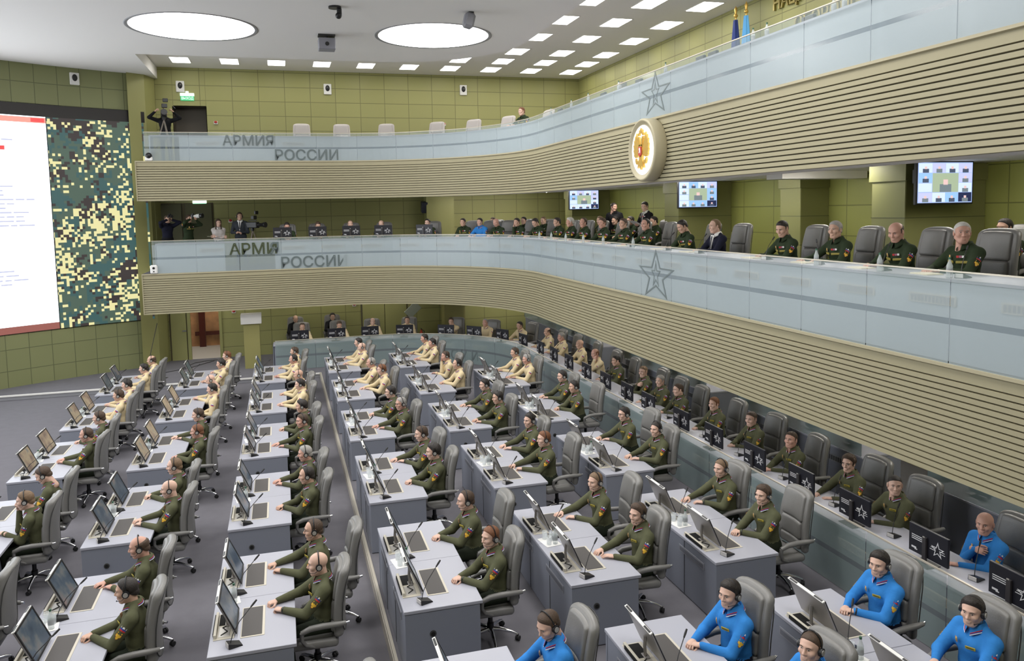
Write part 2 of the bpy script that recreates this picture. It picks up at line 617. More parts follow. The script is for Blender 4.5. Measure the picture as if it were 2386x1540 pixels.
for i, (x, w) in enumerate(((5.55, 1.0), (-4.02, 0.3))):
    f = MB()
    f.box((x, YW - 0.25, 4.45), (w, 0.5, 2.34))
    struct('wall_pilaster_%d' % (i + 1), f, m_green, 'olive pilaster of the middle gallery')
# columns under the middle gallery
f = MB()
f.box((-1.0, 26.45, 1.0), (0.48, 0.4, 1.72))
f.box((-1.0, 26.42, 1.72), (0.62, 0.5, 0.30), 1)
struct('wall_column_6', f, [mat('olive post', (0.27, 0.25, 0.09), 0.5), m_white], 'olive column under the middle gallery')
f = MB()
f.box((5.9, 28.1, 1.2), (0.75, 0.6, 2.1))
f.box((5.9, 28.05, 2.02), (0.85, 0.75, 0.5), 1)
struct('wall_column_7', f, [mat('olive post', (0.27, 0.25, 0.09), 0.5), m_white], 'olive column beside the far corner')
for i, y in enumerate((6.9, 12.9, 18.5)):
    f = MB()
    f.box((10.2, y, 1.55), (1.0, 0.8, 2.8))
    struct('wall_column_%d' % (8 + i), f, m_green, 'olive column behind the ring of desks')
# wall doors of the lower and the middle level
for i, (x, z, w, h, m) in enumerate(((-3.42, ZP, 0.5, 2.1, m_green), (3.1, ZP, 0.8, 2.15, m_green), (3.9, ZP, 0.8, 2.15, m_green), (-3.5, ZM, 0.75, 2.1, m_greenD), (-2.6, ZM, 0.85, 2.1, m_greenD))):
    f = MB()
    f.box((x, YW - 0.03, z + h / 2), (w - 0.02, 0.04, h))
    f.box((x, YW - 0.012, z + h / 2), (w + 0.08, 0.02, h + 0.06), 1)
    d = struct('door_%d' % (4 + i), f, [m, m_slatD], 'olive flush door in the end wall')
    hb = MB()
    hb.box((x + (0.3 if i % 2 == 0 else -0.3) * w / 0.85, YW - 0.08, z + 1.0), (0.13, 0.03, 0.03))
    hb.build('handle', m_chrome, d)

f = MB()
rect(f, -4.2, -0.8, 28.72, 31.7, 3.3)
struct('ceiling_corridor', f, m_ceil2, 'white ceiling of the corridor beyond the doorway')

# ------------------------------------------------------------------ lamps
def lamp_round(x, y, lab):
    t = thing('ceiling_light', lab, 'ceiling light', (x, y, 9.5), 0, 'round ceiling lights')
    b = MB()
    b.lathe([(1.40, 0.0), (1.47, -0.012), (1.50, -0.012), (1.50, 0.0)], 64)
    b.build('frame', m_greyB, t)
    b = MB()
    b.add([(1.41 * math.cos(2 * PI * k / 64), 1.41 * math.sin(2 * PI * k / 64), -0.006) for k in range(64)], [tuple(range(64))[::-1]])
    b.build('diffuser', m_lampC, t)
lamp_round(-1.8, 20.85, 'big round ceiling light on the video wall side')
lamp_round(4.02, 20.7, 'big round ceiling light with the grey loudspeaker at its rim')
for (x, y) in ((-1.8, 14.9), (4.02, 14.9), (-1.8, 8.9), (4.02, 8.9), (-1.8, 2.9), (4.02, 2.9), (-7.6, 14.9), (-7.6, 8.9)):
    lamp_round(x, y, 'big round ceiling light over the rows of desks')
sq_frame, sq_diff = MB(), MB()
sq_frame.box((0, 0, -0.004), (0.60, 0.96, 0.008))
sq_diff.box((0, 0, -0.010), (0.53, 0.89, 0.006))
sq_frame, sq_diff = sq_frame.mesh('lamp_frame', m_white), sq_diff.mesh('lamp_diffuser', m_lamp)
gx = [-2.78, -1.32, 0.12, 1.55, 2.98, 4.43, 5.85, 7.29, 8.76, 10.25]
rows_ = [(27.3, gx), (25.72, gx[6:]), (24.08, gx[7:]), (21.97, gx[7:]), (19.9, gx[7:]), (17.9, gx[7:]), (15.8, gx[7:]), (13.7, gx[7:]), (11.6, gx[7:]), (9.5, gx[7:]), (7.4, gx[7:]), (5.3, gx[7:])]
ordn = ['first', 'second', 'third', 'fourth', 'fifth', 'sixth', 'seventh', 'eighth', 'ninth', 'tenth', 'eleventh', 'twelfth']
for j, (y, xs) in enumerate(rows_):
    for i, x in enumerate(xs):
        k = gx.index(x)
        t = thing('ceiling_panel_light', 'square ceiling light, %s line off the end wall, %s from the video wall side' % (ordn[j], ordn[k]), 'ceiling light', (x, y, 9.88), 0, 'square ceiling lights')
        ob('frame', sq_frame, t)
        ob('diffuser', sq_diff, t)
st = MB()
st.box((0, 0, -0.02), (0.14, 1.5, 0.03))
st = st.mesh('lamp_strip', m_strip)
def strip(x, y, z, rz, lab, grp='strip lights under the galleries', sy=1.0):
    t = thing('strip_light', lab, 'strip light', (x, y, z), rz, grp)
    o = ob('diffuser', st, t)
    o.scale = (1, sy, 1)
for y in (6.0, 8.8, 11.8, 14.6, 17.0, 20.3, 23.5):
    strip(9.2, y, 5.62, 0, 'white strip light over the seats of the middle gallery')
for x in (8.4, 6.6):
    strip(x, 26.9, 5.62, PI / 2, 'white strip light at the corner of the middle gallery')
for y in (5.0, 8.5, 12.0, 15.5, 19.0, 22.5):
    strip(8.9, y, 2.95, 0, 'white strip light under the middle gallery')
for x in (-1.9, 1.0, 3.4, 8.0):
    strip(x, 27.6, 2.95, PI / 2, 'white strip light along the end wall under the middle gallery', sy=0.5 if x < 5 else 1.6)
strip(-2.5, 30.2, 3.3, PI / 2, 'strip light of the corridor beyond the doorway')

# ------------------------------------------------------------------ people: surfaces grown from blended joints
class Field:
    def __init__(s, lo, hi, h):
        s.h = h
        s.lo = np.array(lo, np.float32)
        s.n = np.ceil((np.array(hi) - np.array(lo)) / h).astype(int) + 1
        s.d = np.full(s.n, 9.0, np.float32)
        s.ld = np.full(s.n, 9.0, np.float32)
        s.l = np.zeros(s.n, np.uint8)
    def _box(s, lo, hi, pad):
        i0 = np.clip(np.floor((np.array(lo) - pad - s.lo) / s.h).astype(int), 0, s.n - 1)
        i1 = np.clip(np.ceil((np.array(hi) + pad - s.lo) / s.h).astype(int) + 1, 1, s.n)
        sl = tuple(slice(a, b) for a, b in zip(i0, i1))
        g = np.meshgrid(*[s.lo[k] + s.h * np.arange(i0[k], i1[k], dtype=np.float32) for k in range(3)], indexing='ij')
        return sl, g
    def _put(s, sl, d, lab, k, sub=False):
        o = s.d[sl]
        if sub:
            m = np.maximum(k - np.abs(o + d), 0) / k
            s.d[sl] = np.maximum(o, -d) + m * m * k * 0.25
            return
        if k > 0:
            m = np.maximum(k - np.abs(o - d), 0) / k
            s.d[sl] = np.minimum(o, d) - m * m * k * 0.25
        else:
            s.d[sl] = np.minimum(o, d)
        c = d < s.ld[sl]
        s.l[sl][c] = lab
        s.ld[sl] = np.minimum(s.ld[sl], d)
    def cone(s, a, b, r1, r2, lab=0, k=0.03, sub=False):
        a, b = np.array(a, np.float32), np.array(b, np.float32)
        R = max(r1, r2)
        sl, (x, y, z) = s._box(np.minimum(a, b) - R, np.maximum(a, b) + R, k + 3 * s.h)
        ba = b - a
        px, py, pz = x - a[0], y - a[1], z - a[2]
        t = np.clip((px * ba[0] + py * ba[1] + pz * ba[2]) / max(float(ba @ ba), 1e-9), 0, 1)
        d = np.sqrt((px - t * ba[0]) ** 2 + (py - t * ba[1]) ** 2 + (pz - t * ba[2]) ** 2) - (r1 + (r2 - r1) * t)
        s._put(sl, d, lab, k, sub)
    def ell(s, c, r, lab=0, k=0.03, R=None, sub=False):
        c = np.array(c, np.float32)
        m = max(r)
        sl, (x, y, z) = s._box(c - m, c + m, k + 3 * s.h)
        p = [x - c[0], y - c[1], z - c[2]]
        if R is not None:
            R = np.array(R, np.float32)
            p = [p[0] * R[0][i] + p[1] * R[1][i] + p[2] * R[2][i] for i in range(3)]
        k0 = np.sqrt(sum((q / e) ** 2 for q, e in zip(p, r)))
        k1 = np.sqrt(sum((q / (e * e)) ** 2 for q, e in zip(p, r))) + 1e-6
        s._put(sl, k0 * (k0 - 1.0) / k1, lab, k, sub)
    def cut(s, fn):
        g = np.meshgrid(*[s.lo[k] + s.h * np.arange(s.n[k], dtype=np.float32) for k in range(3)], indexing='ij')
        s.d = np.maximum(s.d, fn(*g).astype(np.float32))
    def surf(s):
        w = 3 * s.h
        g = openvdb.FloatGrid(w)
        g.copyFromArray(np.clip(s.d, -w, w))
        pts, quads = g.convertToQuads(0.0)
        ix = np.clip(np.round(pts).astype(int), 0, s.n - 1)
        lab = s.l[ix[:, 0], ix[:, 1], ix[:, 2]]
        return pts * s.h + s.lo, quads[:, ::-1], lab

def np_mesh(name, parts, mats):
    """One mesh of several surfaces: parts = [(verts, quads, per-vertex slot)]."""
    V, Q, L, n = [], [], [], 0
    for v, q, l in parts:
        V.append(v)
        Q.append(q + n)
        L.append(l[q[:, 0]])
        n += len(v)
    V, Q, L = np.concatenate(V), np.concatenate(Q), np.concatenate(L)
    me = bpy.data.meshes.new(name)
    me.vertices.add(len(V))
    me.vertices.foreach_set('co', V.astype(np.float32).ravel())
    me.loops.add(len(Q) * 4)
    me.loops.foreach_set('vertex_index', Q.astype(np.int32).ravel())
    me.polygons.add(len(Q))
    me.polygons.foreach_set('loop_start', np.arange(0, len(Q) * 4, 4, dtype=np.int32))
    for m in mats:
        me.materials.append(m)
    me.polygons.foreach_set('material_index', L.astype(np.int32))
    me.polygons.foreach_set('use_smooth', np.ones(len(Q), bool))
    me.update(calc_edges=True)
    me.validate()
    return me

def xf(part, M):
    v, q, l = part
    A = np.array(M.to_3x3())
    return (v @ A.T + np.array(M.translation), q, l)

# heads, in a frame with x forward, z up, origin between the ears
def make_head(wide=1.0, jaw=1.0, fem=False):
    F = Field((-0.14, -0.12, -0.26), (0.16, 0.12, 0.15), 0.0045)
    F.ell((-0.008, 0, 0.034), (0.099, 0.077 * wide, 0.086), k=0.02)
    F.ell((0.028, 0, -0.035), (0.066, 0.059 * wide, 0.082), k=0.03)
    F.cone((0.056, -0.016, -0.098), (0.056, 0.016, -0.098), 0.021 * jaw, 0.021 * jaw, k=0.03)
    for sgn in (-1, 1):
        F.cone((-0.012, sgn * 0.056 * wide, -0.05), (0.045, sgn * 0.028, -0.095), 0.018 * jaw, 0.016, k=0.03)
        F.ell((0.066, sgn * 0.043 * wide, -0.022), (0.022, 0.022, 0.02), k=0.025)
    F.ell((0.078, 0, 0.03), (0.018, 0.052, 0.012), k=0.02)
    for sgn in (-1, 1):
        F.ell((0.103, sgn * 0.031, 0.008), (0.018, 0.017, 0.012), k=0.012, sub=True)
    F.cone((0.088, 0, 0.016), (0.110, 0, -0.026), 0.008, 0.012, k=0.012)
    F.cone((0.098, -0.011, -0.03), (0.098, 0.011, -0.03), 0.010, 0.010, k=0.008)
    F.ell((0.089, 0, -0.061), (0.011, 0.024, 0.007), k=0.008)
    F.ell((0.086, 0, -0.073), (0.012, 0.021, 0.008), k=0.008)
    F.cone((0.104, -0.022, -0.0665), (0.104, 0.022, -0.0665), 0.005, 0.005, k=0.006, sub=True)
    for sgn in (-1, 1):
        F.ell((-0.008, sgn * 0.079 * wide, -0.004), (0.020, 0.011, 0.032), k=0.006)
        F.ell((-0.003, sgn * 0.090 * wide, -0.002), (0.010, 0.006, 0.018), k=0.004, sub=True)
    r = 0.048 if fem else 0.055
    F.cone((-0.03, 0, -0.06), (-0.052, 0, -0.22), r, r + 0.006, k=0.03)
    return F.surf()
HEADS = [make_head(), make_head(1.09, 1.25), make_head(0.95, 0.9)]
HEAD_F = make_head(0.93, 0.8, True)

def make_hair(style):
    F = Field((-0.16, -0.13, -0.22), (0.17, 0.13, 0.18), 0.0045)
    g = np.meshgrid(*[F.lo[k] + F.h * np.arange(F.n[k], dtype=np.float32) for k in range(3)], indexing='ij')
    x, y, z = g
    def e(c, r):
        k0 = np.sqrt(((x - c[0]) / r[0]) ** 2 + ((y - c[1]) / r[1]) ** 2 + ((z - c[2]) / r[2]) ** 2)
        k1 = np.sqrt(((x - c[0]) / r[0] ** 2) ** 2 + ((y - c[1]) / r[1] ** 2) ** 2 + ((z - c[2]) / r[2] ** 2) ** 2) + 1e-6
        return k0 * (k0 - 1) / k1
    skull = np.minimum(e((-0.008, 0, 0.034), (0.099, 0.078, 0.086)), e((-0.045, 0, -0.03), (0.062, 0.060, 0.07)))
    # the line of the hair: high on the brow, back at the temples, down before the ears, low at the nape
    ay = np.abs(y)
    brow = np.where(x > 0.02, 0.078 - 0.020 * np.clip(1 - ay / 0.045, 0, 1) + 0.9 * np.clip(ay - 0.050, 0, 1) * -1.6, 9.0)
    side = -0.012 + 0.62 * x
    side = np.where((x > 0.004) & (x < 0.022), -0.030, side)
    side = np.where((x > -0.030) & (x <= 0.004), 0.018, side)
    side = np.where(x <= -0.030, -0.020 + 0.62 * (x + 0.03), side)
    line = np.where(x > 0.022, 0.030 + 1.15 * (x - 0.022) - 0.006 * np.clip(1 - ay / 0.05, 0, 1), side)
    t, rim = {'short': (0.009, 0.045), 'full': (0.017, 0.06), 'crop': (0.0055, 0.02), 'receding': (0.009, 0.04), 'fringe': (0.009, 0.02), 'long': (0.018, 0.03)}[style]
    if style == 'receding':
        line = np.where(x > -0.01, line + 1.1 * (x + 0.01) * np.clip(1.25 - np.abs(ay - 0.042) / 0.06, 0.25, 1), line)
    dep = z - line
    if style == 'fringe':
        dep = np.minimum(dep, 0.058 - 0.28 * x - z)
    n = np.sin(x * 260 + 3 * np.sin(y * 130)) * np.sin(y * 240 + 2 * np.sin(z * 150)) * np.sin(z * 210 + 1.3)
    th = t * np.clip(dep / rim, 0, 1) ** 0.7 * (1 + 0.20 * n)
    if style in ('full', 'short'):
        th = th + (0.010 if style == 'full' else 0.006) * np.clip((x - 0.01) / 0.06, 0, 1) * np.clip((z - 0.07) / 0.04, 0, 1)
    d = skull - th - 0.0018
    F.d = np.maximum(d, -dep * 0.8).astype(np.float32)
    if style == 'long':
        F.d = np.minimum(F.d, 9)
        F.l[:] = 0
        F.cone((-0.055, 0, 0.0), (-0.075, 0, -0.20), 0.070, 0.062, k=0.03)
        for sgn in (-1, 1):
            F.cone((-0.005, sgn * 0.074, 0.03), (0.015, sgn * 0.085, -0.19), 0.022, 0.020, k=0.02)
    return np_mesh('hair', [F.surf()], [m_black])
HAIR = {k: make_hair(k) for k in ('short', 'full', 'crop', 'receding', 'fringe', 'long')}

# hands: x from the wrist to the fingertips, z out of the back of the hand, thumb towards +y
def make_hand(curl, spread=1.0, thumb=0.5):
    F = Field((-0.06, -0.07, -0.11), (0.22, 0.09, 0.05), 0.004)
    F.cone((-0.05, 0, 0.0), (0.0, 0, 0), 0.028, 0.024, k=0.02)
    F.ell((0.045, 0.0, 0.0), (0.056, 0.040, 0.017), k=0.02)
    for (off, L, r) in ((0.031, 0.070, 0.0092), (0.0105, 0.078, 0.0096), (-0.0105, 0.073, 0.0092), (-0.030, 0.057, 0.0082)):
        p = np.array((0.086 - 0.25 * abs(off - 0.008), off * 1.05, 0.001))
        az = spread * off * 2.2
        an = 0.15
        for fr, bend, k2 in ((0.44, curl * 0.75, 1.0), (0.31, curl * 0.95, 0.92), (0.25, curl * 0.6, 0.85)):
            an += bend
            q = p + L * fr * np.array((math.cos(an) * math.cos(az), math.cos(an) * math.sin(az), -math.sin(an)))
            F.cone(p, q, r * k2, r * k2 * 0.93, k=0.004)
            p = q
    p = np.array((0.022, 0.030, -0.006))
    for (d, L, r) in (((0.62, 0.68, -0.30 * thumb - 0.1), 0.040, 0.0125), ((0.86, 0.30 - 0.3 * thumb, -0.30 * thumb - 0.1), 0.034, 0.0105), ((0.93, 0.05 - 0.4 * thumb, -0.25), 0.024, 0.0092)):
        d = np.array(d) / np.linalg.norm(d)
        q = p + L * d
        F.cone(p, q, r, r * 0.92, k=0.008)
        p = q
    return F.surf()
HANDS = {'flat': make_hand(0.22, 1.3, 0.2), 'relaxed': make_hand(0.45, 1.0, 0.5), 'fist': make_hand(1.25, 0.4, 1.0), 'hold': make_hand(0.85, 0.6, 0.8)}

def ik(a, c, l1, l2, pole):
    a, c, pole = Vector(a), Vector(c), Vector(pole)
    d = c - a
    L = min(d.length, (l1 + l2) * 0.995)
    c = a + d.normalized() * L
    x = (l1 * l1 - l2 * l2 + L * L) / (2 * L)
    h = math.sqrt(max(l1 * l1 - x * x, 0))
    u = d.normalized()
    n = (pole - u * pole.dot(u)).normalized()
    return a + u * x + n * h, c

m_skin0 = mat('skin', (0.56, 0.33, 0.245), 0.5)
class Figure:
    pass

def make_figure(lean=0.12, yaw=0.0, pitch=0.0, L=((0.50, 0.10, 0.775), 'relaxed'), R=((0.50, -0.10, 0.775), 'relaxed'), Ln=(0, 0, 1), Rn=(0, 0, 1), Ld=None, Rd=None,
                stand=False, head=0, bulk=1.07, elbow=0.9, fem=False, skirt=False, hdx=0.0):
    """A seated or standing figure facing +x; L and R are wrist targets with a hand shape, Ln/Rn the way the back of the hand looks."""
    G = Figure()
    zs = 0.96 if stand else 0.575
    F = Field((-0.42, -0.55, 0.0), (0.85, 0.55, 1.62 if stand else 1.24), 0.0115)
    S = np.array((math.sin(lean), 0, math.cos(lean)))
    X = np.array((math.cos(lean), 0, -math.sin(lean)))
    p0 = np.array((0, 0, zs))
    Rm = np.array((X, (0, 1, 0), S)).T
    b = bulk
    F.ell(p0, (0.125 * b, 0.165 * b, 0.115), 2, 0.03)
    F.ell(p0 + 0.12 * S + 0.012 * X, (0.118 * b, 0.152 * b, 0.13), 1, 0.05, Rm)
    F.ell(p0 + 0.29 * S + 0.006 * X, (0.117 * b, 0.165 * b, 0.17), 1, 0.06, Rm)
    nb = p0 + 0.485 * S
    for sgn in (1, -1):
        F.ell(p0 + 0.335 * S + np.array((0.055, sgn * 0.075, 0)), (0.065, 0.085, 0.085), 1, 0.05, Rm)
        F.cone(nb + np.array((-0.02, sgn * 0.05, 0.0)), p0 + 0.425 * S + np.array((0, sgn * 0.165, 0)), 0.045, 0.052, 1, 0.05)
    F.cone(nb - 0.03 * S, nb + 0.012 * S + 0.006 * X, 0.066, 0.060, 1, 0.03)
    # legs
    for sgn in (1, -1):
        hip = p0 + np.array((0.0, sgn * 0.092, -0.02))
        if stand:
            kn = np.array((0.02, sgn * 0.10, 0.50))
            an = np.array((-0.02, sgn * 0.105, 0.09))
        else:
            kn = np.array((0.43, sgn * 0.13, 0.525))
            an = np.array((0.40, sgn * 0.14, 0.09))
        F.cone(hip, kn, 0.088 * b, 0.062, 2, 0.03)
        F.cone(kn, an, 0.060, 0.047, 2, 0.02)
        F.cone(an + np.array((-0.02, 0, -0.045)), an + np.array((0.15, sgn * 0.02, -0.05)), 0.043, 0.036, 3, 0.01)
    if skirt:
        F.cone(p0 + np.array((0, 0, -0.05)), p0 + np.array((0.01, 0, -0.45)), 0.15, 0.19, 2, 0.05)
    # arms and hands
    parts = []
    G.wr, G.el, G.sh = {}, {}, {}
    for sgn, (tgt, hs), nrm, dr in ((1, L, Ln, Ld), (-1, R, Rn, Rd)):
        sh = Vector(p0 + 0.405 * S + np.array((0.0, sgn * 0.185 * (0.9 if fem else 1.0), 0)))
        el, wr = ik(sh, tgt, 0.30, 0.265, (-0.35, sgn * elbow, -0.75))
        F.cone(sh, el, 0.063 * b, 0.050 * b, 1, 0.035)
        F.cone(el, wr, 0.050 * b, 0.034, 1, 0.015)
        fw = Vector(dr) if dr else (wr - el).normalized()
        if dr is None and abs(nrm[2]) > 0.9:
            fw = Vector((fw.x, fw.y, fw.z * 0.25)).normalized()
        M = frame(wr + fw * 0.012, fw, nrm)
        hv, hq, hl = HANDS[hs]
        if sgn > 0:
            hv = hv * np.array((1, -1, 1))
            hq = hq[:, ::-1]
        parts.append(xf((hv, hq, hl), M))
        G.wr[sgn], G.el[sgn], G.sh[sgn] = wr, el, sh
    v, q, l = F.surf()
    parts.insert(0, (v, q, l))
    hd = Vector(nb) + Vector((0.045 + 0.35 * math.sin(lean) * 0.2 + hdx, 0, 0.150))
    G.head = T(*hd) @ Matrix.Rotation(yaw, 4, 'Z') @ Matrix.Rotation(pitch, 4, 'Y')
    # the neck column turns with the head only in part: the head mesh carries it down into the collar
    parts.append(xf(HEAD_F if fem else HEADS[head], G.head))
    G.neck = T(*(Vector(nb) + Vector((0.0, 0, 0.0)))) @ Matrix.Rotation(lean * 0.6, 4, 'Y')
    G.chest = T(*Vector(p0 + 0.32 * S)) @ Matrix.Rotation(lean, 4, 'Y')
    G.arm = {}
    for sgn in (1, -1):
        a = (G.el[sgn] - G.sh[sgn]).normalized()
        out = Vector((0.25, sgn * 1.0, 0.1))
        out = (out - a * out.dot(a)).normalized()
        y = a.cross(out)
        o = G.sh[sgn] + (G.el[sgn] - G.sh[sgn]) * 0.40
        # local z out of the sleeve, local y up the arm
        G.arm[sgn] = Matrix(((-y.x * -1, -a.x, out.x, o.x), (-y.y * -1, -a.y, out.y, o.y), (-y.z * -1, -a.z, out.z, o.z), (0, 0, 0, 1)))
    G.mesh = np_mesh('person', parts, [m_skin0, m_black, m_black, m_rubber])
    G.lean = lean
    G.bulk = b
    return G

# clothing and what is worn, shared by all figures
def collar_mesh():
    mb = MB()
    n = 26
    prof = [(0.060, 0.004), (0.0635, 0.050), (0.069, 0.053), (0.088, 0.012), (0.093, -0.008), (0.088, -0.012), (0.070, 0.0)]
    vs, fs = [], []
    for i in range(n + 1):
        a = math.radians(16 + (360 - 32) * i / n)
        dip = 0.030 * max(0.0, math.cos(a)) ** 2
        for (r, z) in prof:
            e = 1.0 + 0.10 * max(0, math.cos(a)) + (0.16 * max(0, math.cos(a)) ** 6 if r > 0.08 else 0)
            vs.append((r * e * math.cos(a) - 0.004, r * math.sin(a) * 1.02, z - dip - (0.02 * max(0, math.cos(a)) ** 6 if r > 0.08 else 0)))
    m = len(prof)
    for i in range(n):
        for k in range(m - 1):
            fs.append((i * m + k, (i + 1) * m + k, (i + 1) * m + k + 1, i * m + k + 1))
    mb.add(vs, fs, 0, True)
    return mb.mesh('collar', m_black)
COLLAR = collar_mesh()
def piping_mesh():
    mb = MB()
    n = 26
    for j, (r, z) in enumerate(((0.0935, -0.006), (0.0905, 0.002), (0.0875, 0.010))):
        pts = []
        for i in range(n + 1):
            a = math.radians(16 + (360 - 32) * i / n)
            c = max(0.0, math.cos(a))
            e = 1.0 + 0.10 * c + 0.16 * c ** 6
            pts.append((r * e * math.cos(a) - 0.004, r * math.sin(a) * 1.02, z - 0.030 * c ** 2 - 0.02 * c ** 6))
        mb.tube(pts, 0.0042, 5, j)
    return mb.mesh('collar_piping', [m_paper, m_blueS, m_red])
PIPING = piping_mesh()
def curved_patch(poly, r, d, mi, mb):
    """A patch outline wrapped round a sleeve of radius r; outline in metres, x round the sleeve, y along it."""
    n = len(poly)
    vs = [(r * math.sin(p[0] / r), p[1], r * math.cos(p[0] / r)) for p in poly]
    vs += [((r + d) * math.sin(p[0] / r), p[1], (r + d) * math.cos(p[0] / r)) for p in poly]
    mb.add(vs, [tuple(range(n, 2 * n))] + [(i, (i + 1) % n, n + (i + 1) % n, n + i) for i in range(n)], mi, False)
def flag_patch_mesh():
    mb = MB()
    r = 0.050
    arch = [(0.036 * math.cos(a), 0.045 + 0.022 * math.sin(a)) for a in np.linspace(0, PI, 9)]
    curved_patch([(-0.036, 0.0), (0.036, 0.0)] + arch[0:1] + arch[1:], r, 0.004, 0, mb)
    for j, (y0, y1, mi) in enumerate(((0.036, 0.052, 1), (0.021, 0.036, 2), (0.006, 0.021, 3))):
        curved_patch([(-0.03, y0), (0.0, y0), (0.03, y0), (0.03, y1), (0.0, y1), (-0.03, y1)], r, 0.0055, mi, mb)
    return mb.mesh('flag_patch', [mat('patch border', (0.45, 0.22, 0.05), 0.7), m_paper, m_blueS, m_red])
FLAGP = flag_patch_mesh()
def arms_patch_mesh():
    mb = MB()
    r = 0.050
    curved_patch([(-0.031, -0.01), (-0.033, -0.05), (0.0, -0.082), (0.033, -0.05), (0.031, -0.01)], r, 0.003, 0, mb)
    curved_patch([(-0.024, -0.004), (0.024, -0.004), (0.024, -0.016), (-0.024, -0.016)], r, 0.0045, 1, mb)
    eagle = [(0.0, -0.022), (0.008, -0.03), (0.026, -0.024), (0.027, -0.045), (0.012, -0.055), (0.012, -0.066), (0.0, -0.075), (-0.012, -0.066), (-0.012, -0.055), (-0.027, -0.045), (-0.026, -0.024), (-0.008, -0.03)]
    curved_patch(eagle, r, 0.005, 1, mb)
    return mb.mesh('arms_patch', [mat('patch ground', (0.20, 0.03, 0.02), 0.7), mat('gold thread', (0.75, 0.45, 0.04), 0.55)])
ARMSP = arms_patch_mesh()
def board_mesh(full):
    mb = MB()
    mb.box((0, 0, 0), (0.052, 0.115, 0.008), 0, 0.003)
    for y in ((-0.025, 0.0, 0.025) if full else (-0.02, 0.012)):
        mb.sphere((0, y, 0.005), (0.010, 0.010, 0.004), 5, 1)
    return mb.mesh('shoulder_board', [m_black, m_gold])
BOARD, BOARDG = board_mesh(False), board_mesh(True)
mb = MB(); mb.box((0, 0, 0), (0.006, 0.085, 0.028), 0, 0.002); mb.box((0.002, 0, 0), (0.006, 0.06, 0.008), 1)
TABL = mb.mesh('name_tape', [mat('name tape', (0.42, 0.33, 0.03), 0.7), mat('name tape ground', (0.07, 0.075, 0.03), 0.8)])
mb = MB(); mb.box((0, 0, 0), (0.006, 0.035, 0.05), 0, 0.002); mb.sphere((0.003, 0, 0.0), (0.005, 0.016, 0.022), 5, 1)
BADGE = mb.mesh('chest_badge', [mat('badge cloth', (0.45, 0.28, 0.16), 0.7), m_gold])
mb = MB()
for j in range(3):
    mb.box((0, -0.03 + 0.03 * j, 0), (0.006, 0.027, 0.026), (0, 1, 2)[j], 0.001)
RIBB = mb.mesh('medal_ribbons', [m_red, mat('ribbon purple', (0.35, 0.12, 0.2), 0.7), m_paper])
mb = MB(); mb.box((0, 0, 0), (0.02, 0.13, 0.03), 0, 0.005)
POCK = mb.mesh('pocket_trim', [mat('olive gold braid', (0.30, 0.25, 0.05), 0.6)])
def headset_mesh():
    mb = MB()
    arc = [(-0.008, 0.092 * math.cos(a), 0.018 + 0.122 * math.sin(a)) for a in np.linspace(-0.1, PI + 0.1, 17)]
    mb.tube(arc, 0.0065, 6, 0)
    for sgn in (-1, 1):
        mb.cyl((-0.006, sgn * 0.093, -0.006), 0.036, 0.026, 14, 0, None, 'y')
        mb.cyl((-0.006, sgn * 0.109, -0.006), 0.024, 0.008, 12, 1, None, 'y')
    mb.tube([(0.0, 0.098, -0.03), (0.04, 0.092, -0.062), (0.09, 0.055, -0.072)], 0.003, 5, 0)
    mb.sphere((0.092, 0.052, -0.072), 0.007, 5, 0)
    return mb.mesh('headset', [m_black, m_silver])
HEADSET = headset_mesh()
mb = MB(); mb.sphere((0, 0, 0), (0.006, 0.0125, 0.0065), 6, 0); mb.sphere((0.0045, 0, 0), (0.003, 0.0055, 0.0055), 5, 1)
EYE = mb.mesh('eye', [mat('eye white', (0.55, 0.5, 0.47), 0.3), mat('iris', (0.02, 0.016, 0.013), 0.25)])
mb = MB(); mb.tube([(0.0, -0.019, -0.003), (0.004, 0.0, 0.002), (-0.002, 0.019, -0.001)], [0.0025, 0.0042, 0.0025], 6)
BROW = mb.mesh('eyebrow', m_black)
mb = MB(); mb.lathe([(0.033, -0.008), (0.036, -0.005), (0.036, 0.005), (0.033, 0.008)], 16); mb.cyl((0.0, 0.0, 0.036), 0.014, 0.006, 12, 1)
WATCH = mb.mesh('wristwatch', [m_black, m_chrome])
mb = MB()
for sgn in (-1, 1):
    mb.tube([(0.0, sgn * (0.012 + 0.02 * (1 - math.cos(a))), 0.016 * math.sin(a)) for a in np.linspace(0, 2 * PI, 11)], 0.0016, 5)
    mb.tube([(0.0, sgn * 0.05, 0.004), (-0.1, sgn * 0.078, 0.006)], 0.0016, 5)
GLASSES = mb.mesh('spectacles', m_black)
mb = MB()
mb.prism([(0.0, -0.012), (0.0, 0.012), (0.006, 0.012), (0.006, -0.012)], -0.02, 0.012)
mb.prism([(0.004, -0.010), (0.004, 0.010), (0.010, 0.016), (0.010, -0.016)], -0.26, -0.018)
TIE = mb.mesh('tie', mat('dark tie', (0.02, 0.02, 0.03), 0.5))
mb = MB()
mb.add([(0.0, -0.055, 0.06), (0.0, 0.055, 0.06), (0.02, 0.0, -0.26)], [(0, 1, 2)]); mb.add([(-0.01, -0.055, 0.06), (-0.01, 0.055, 0.06), (0.0, 0.0, -0.26)], [(0, 1, 2)])
FRONT = mb.mesh('shirt_front', m_paper)

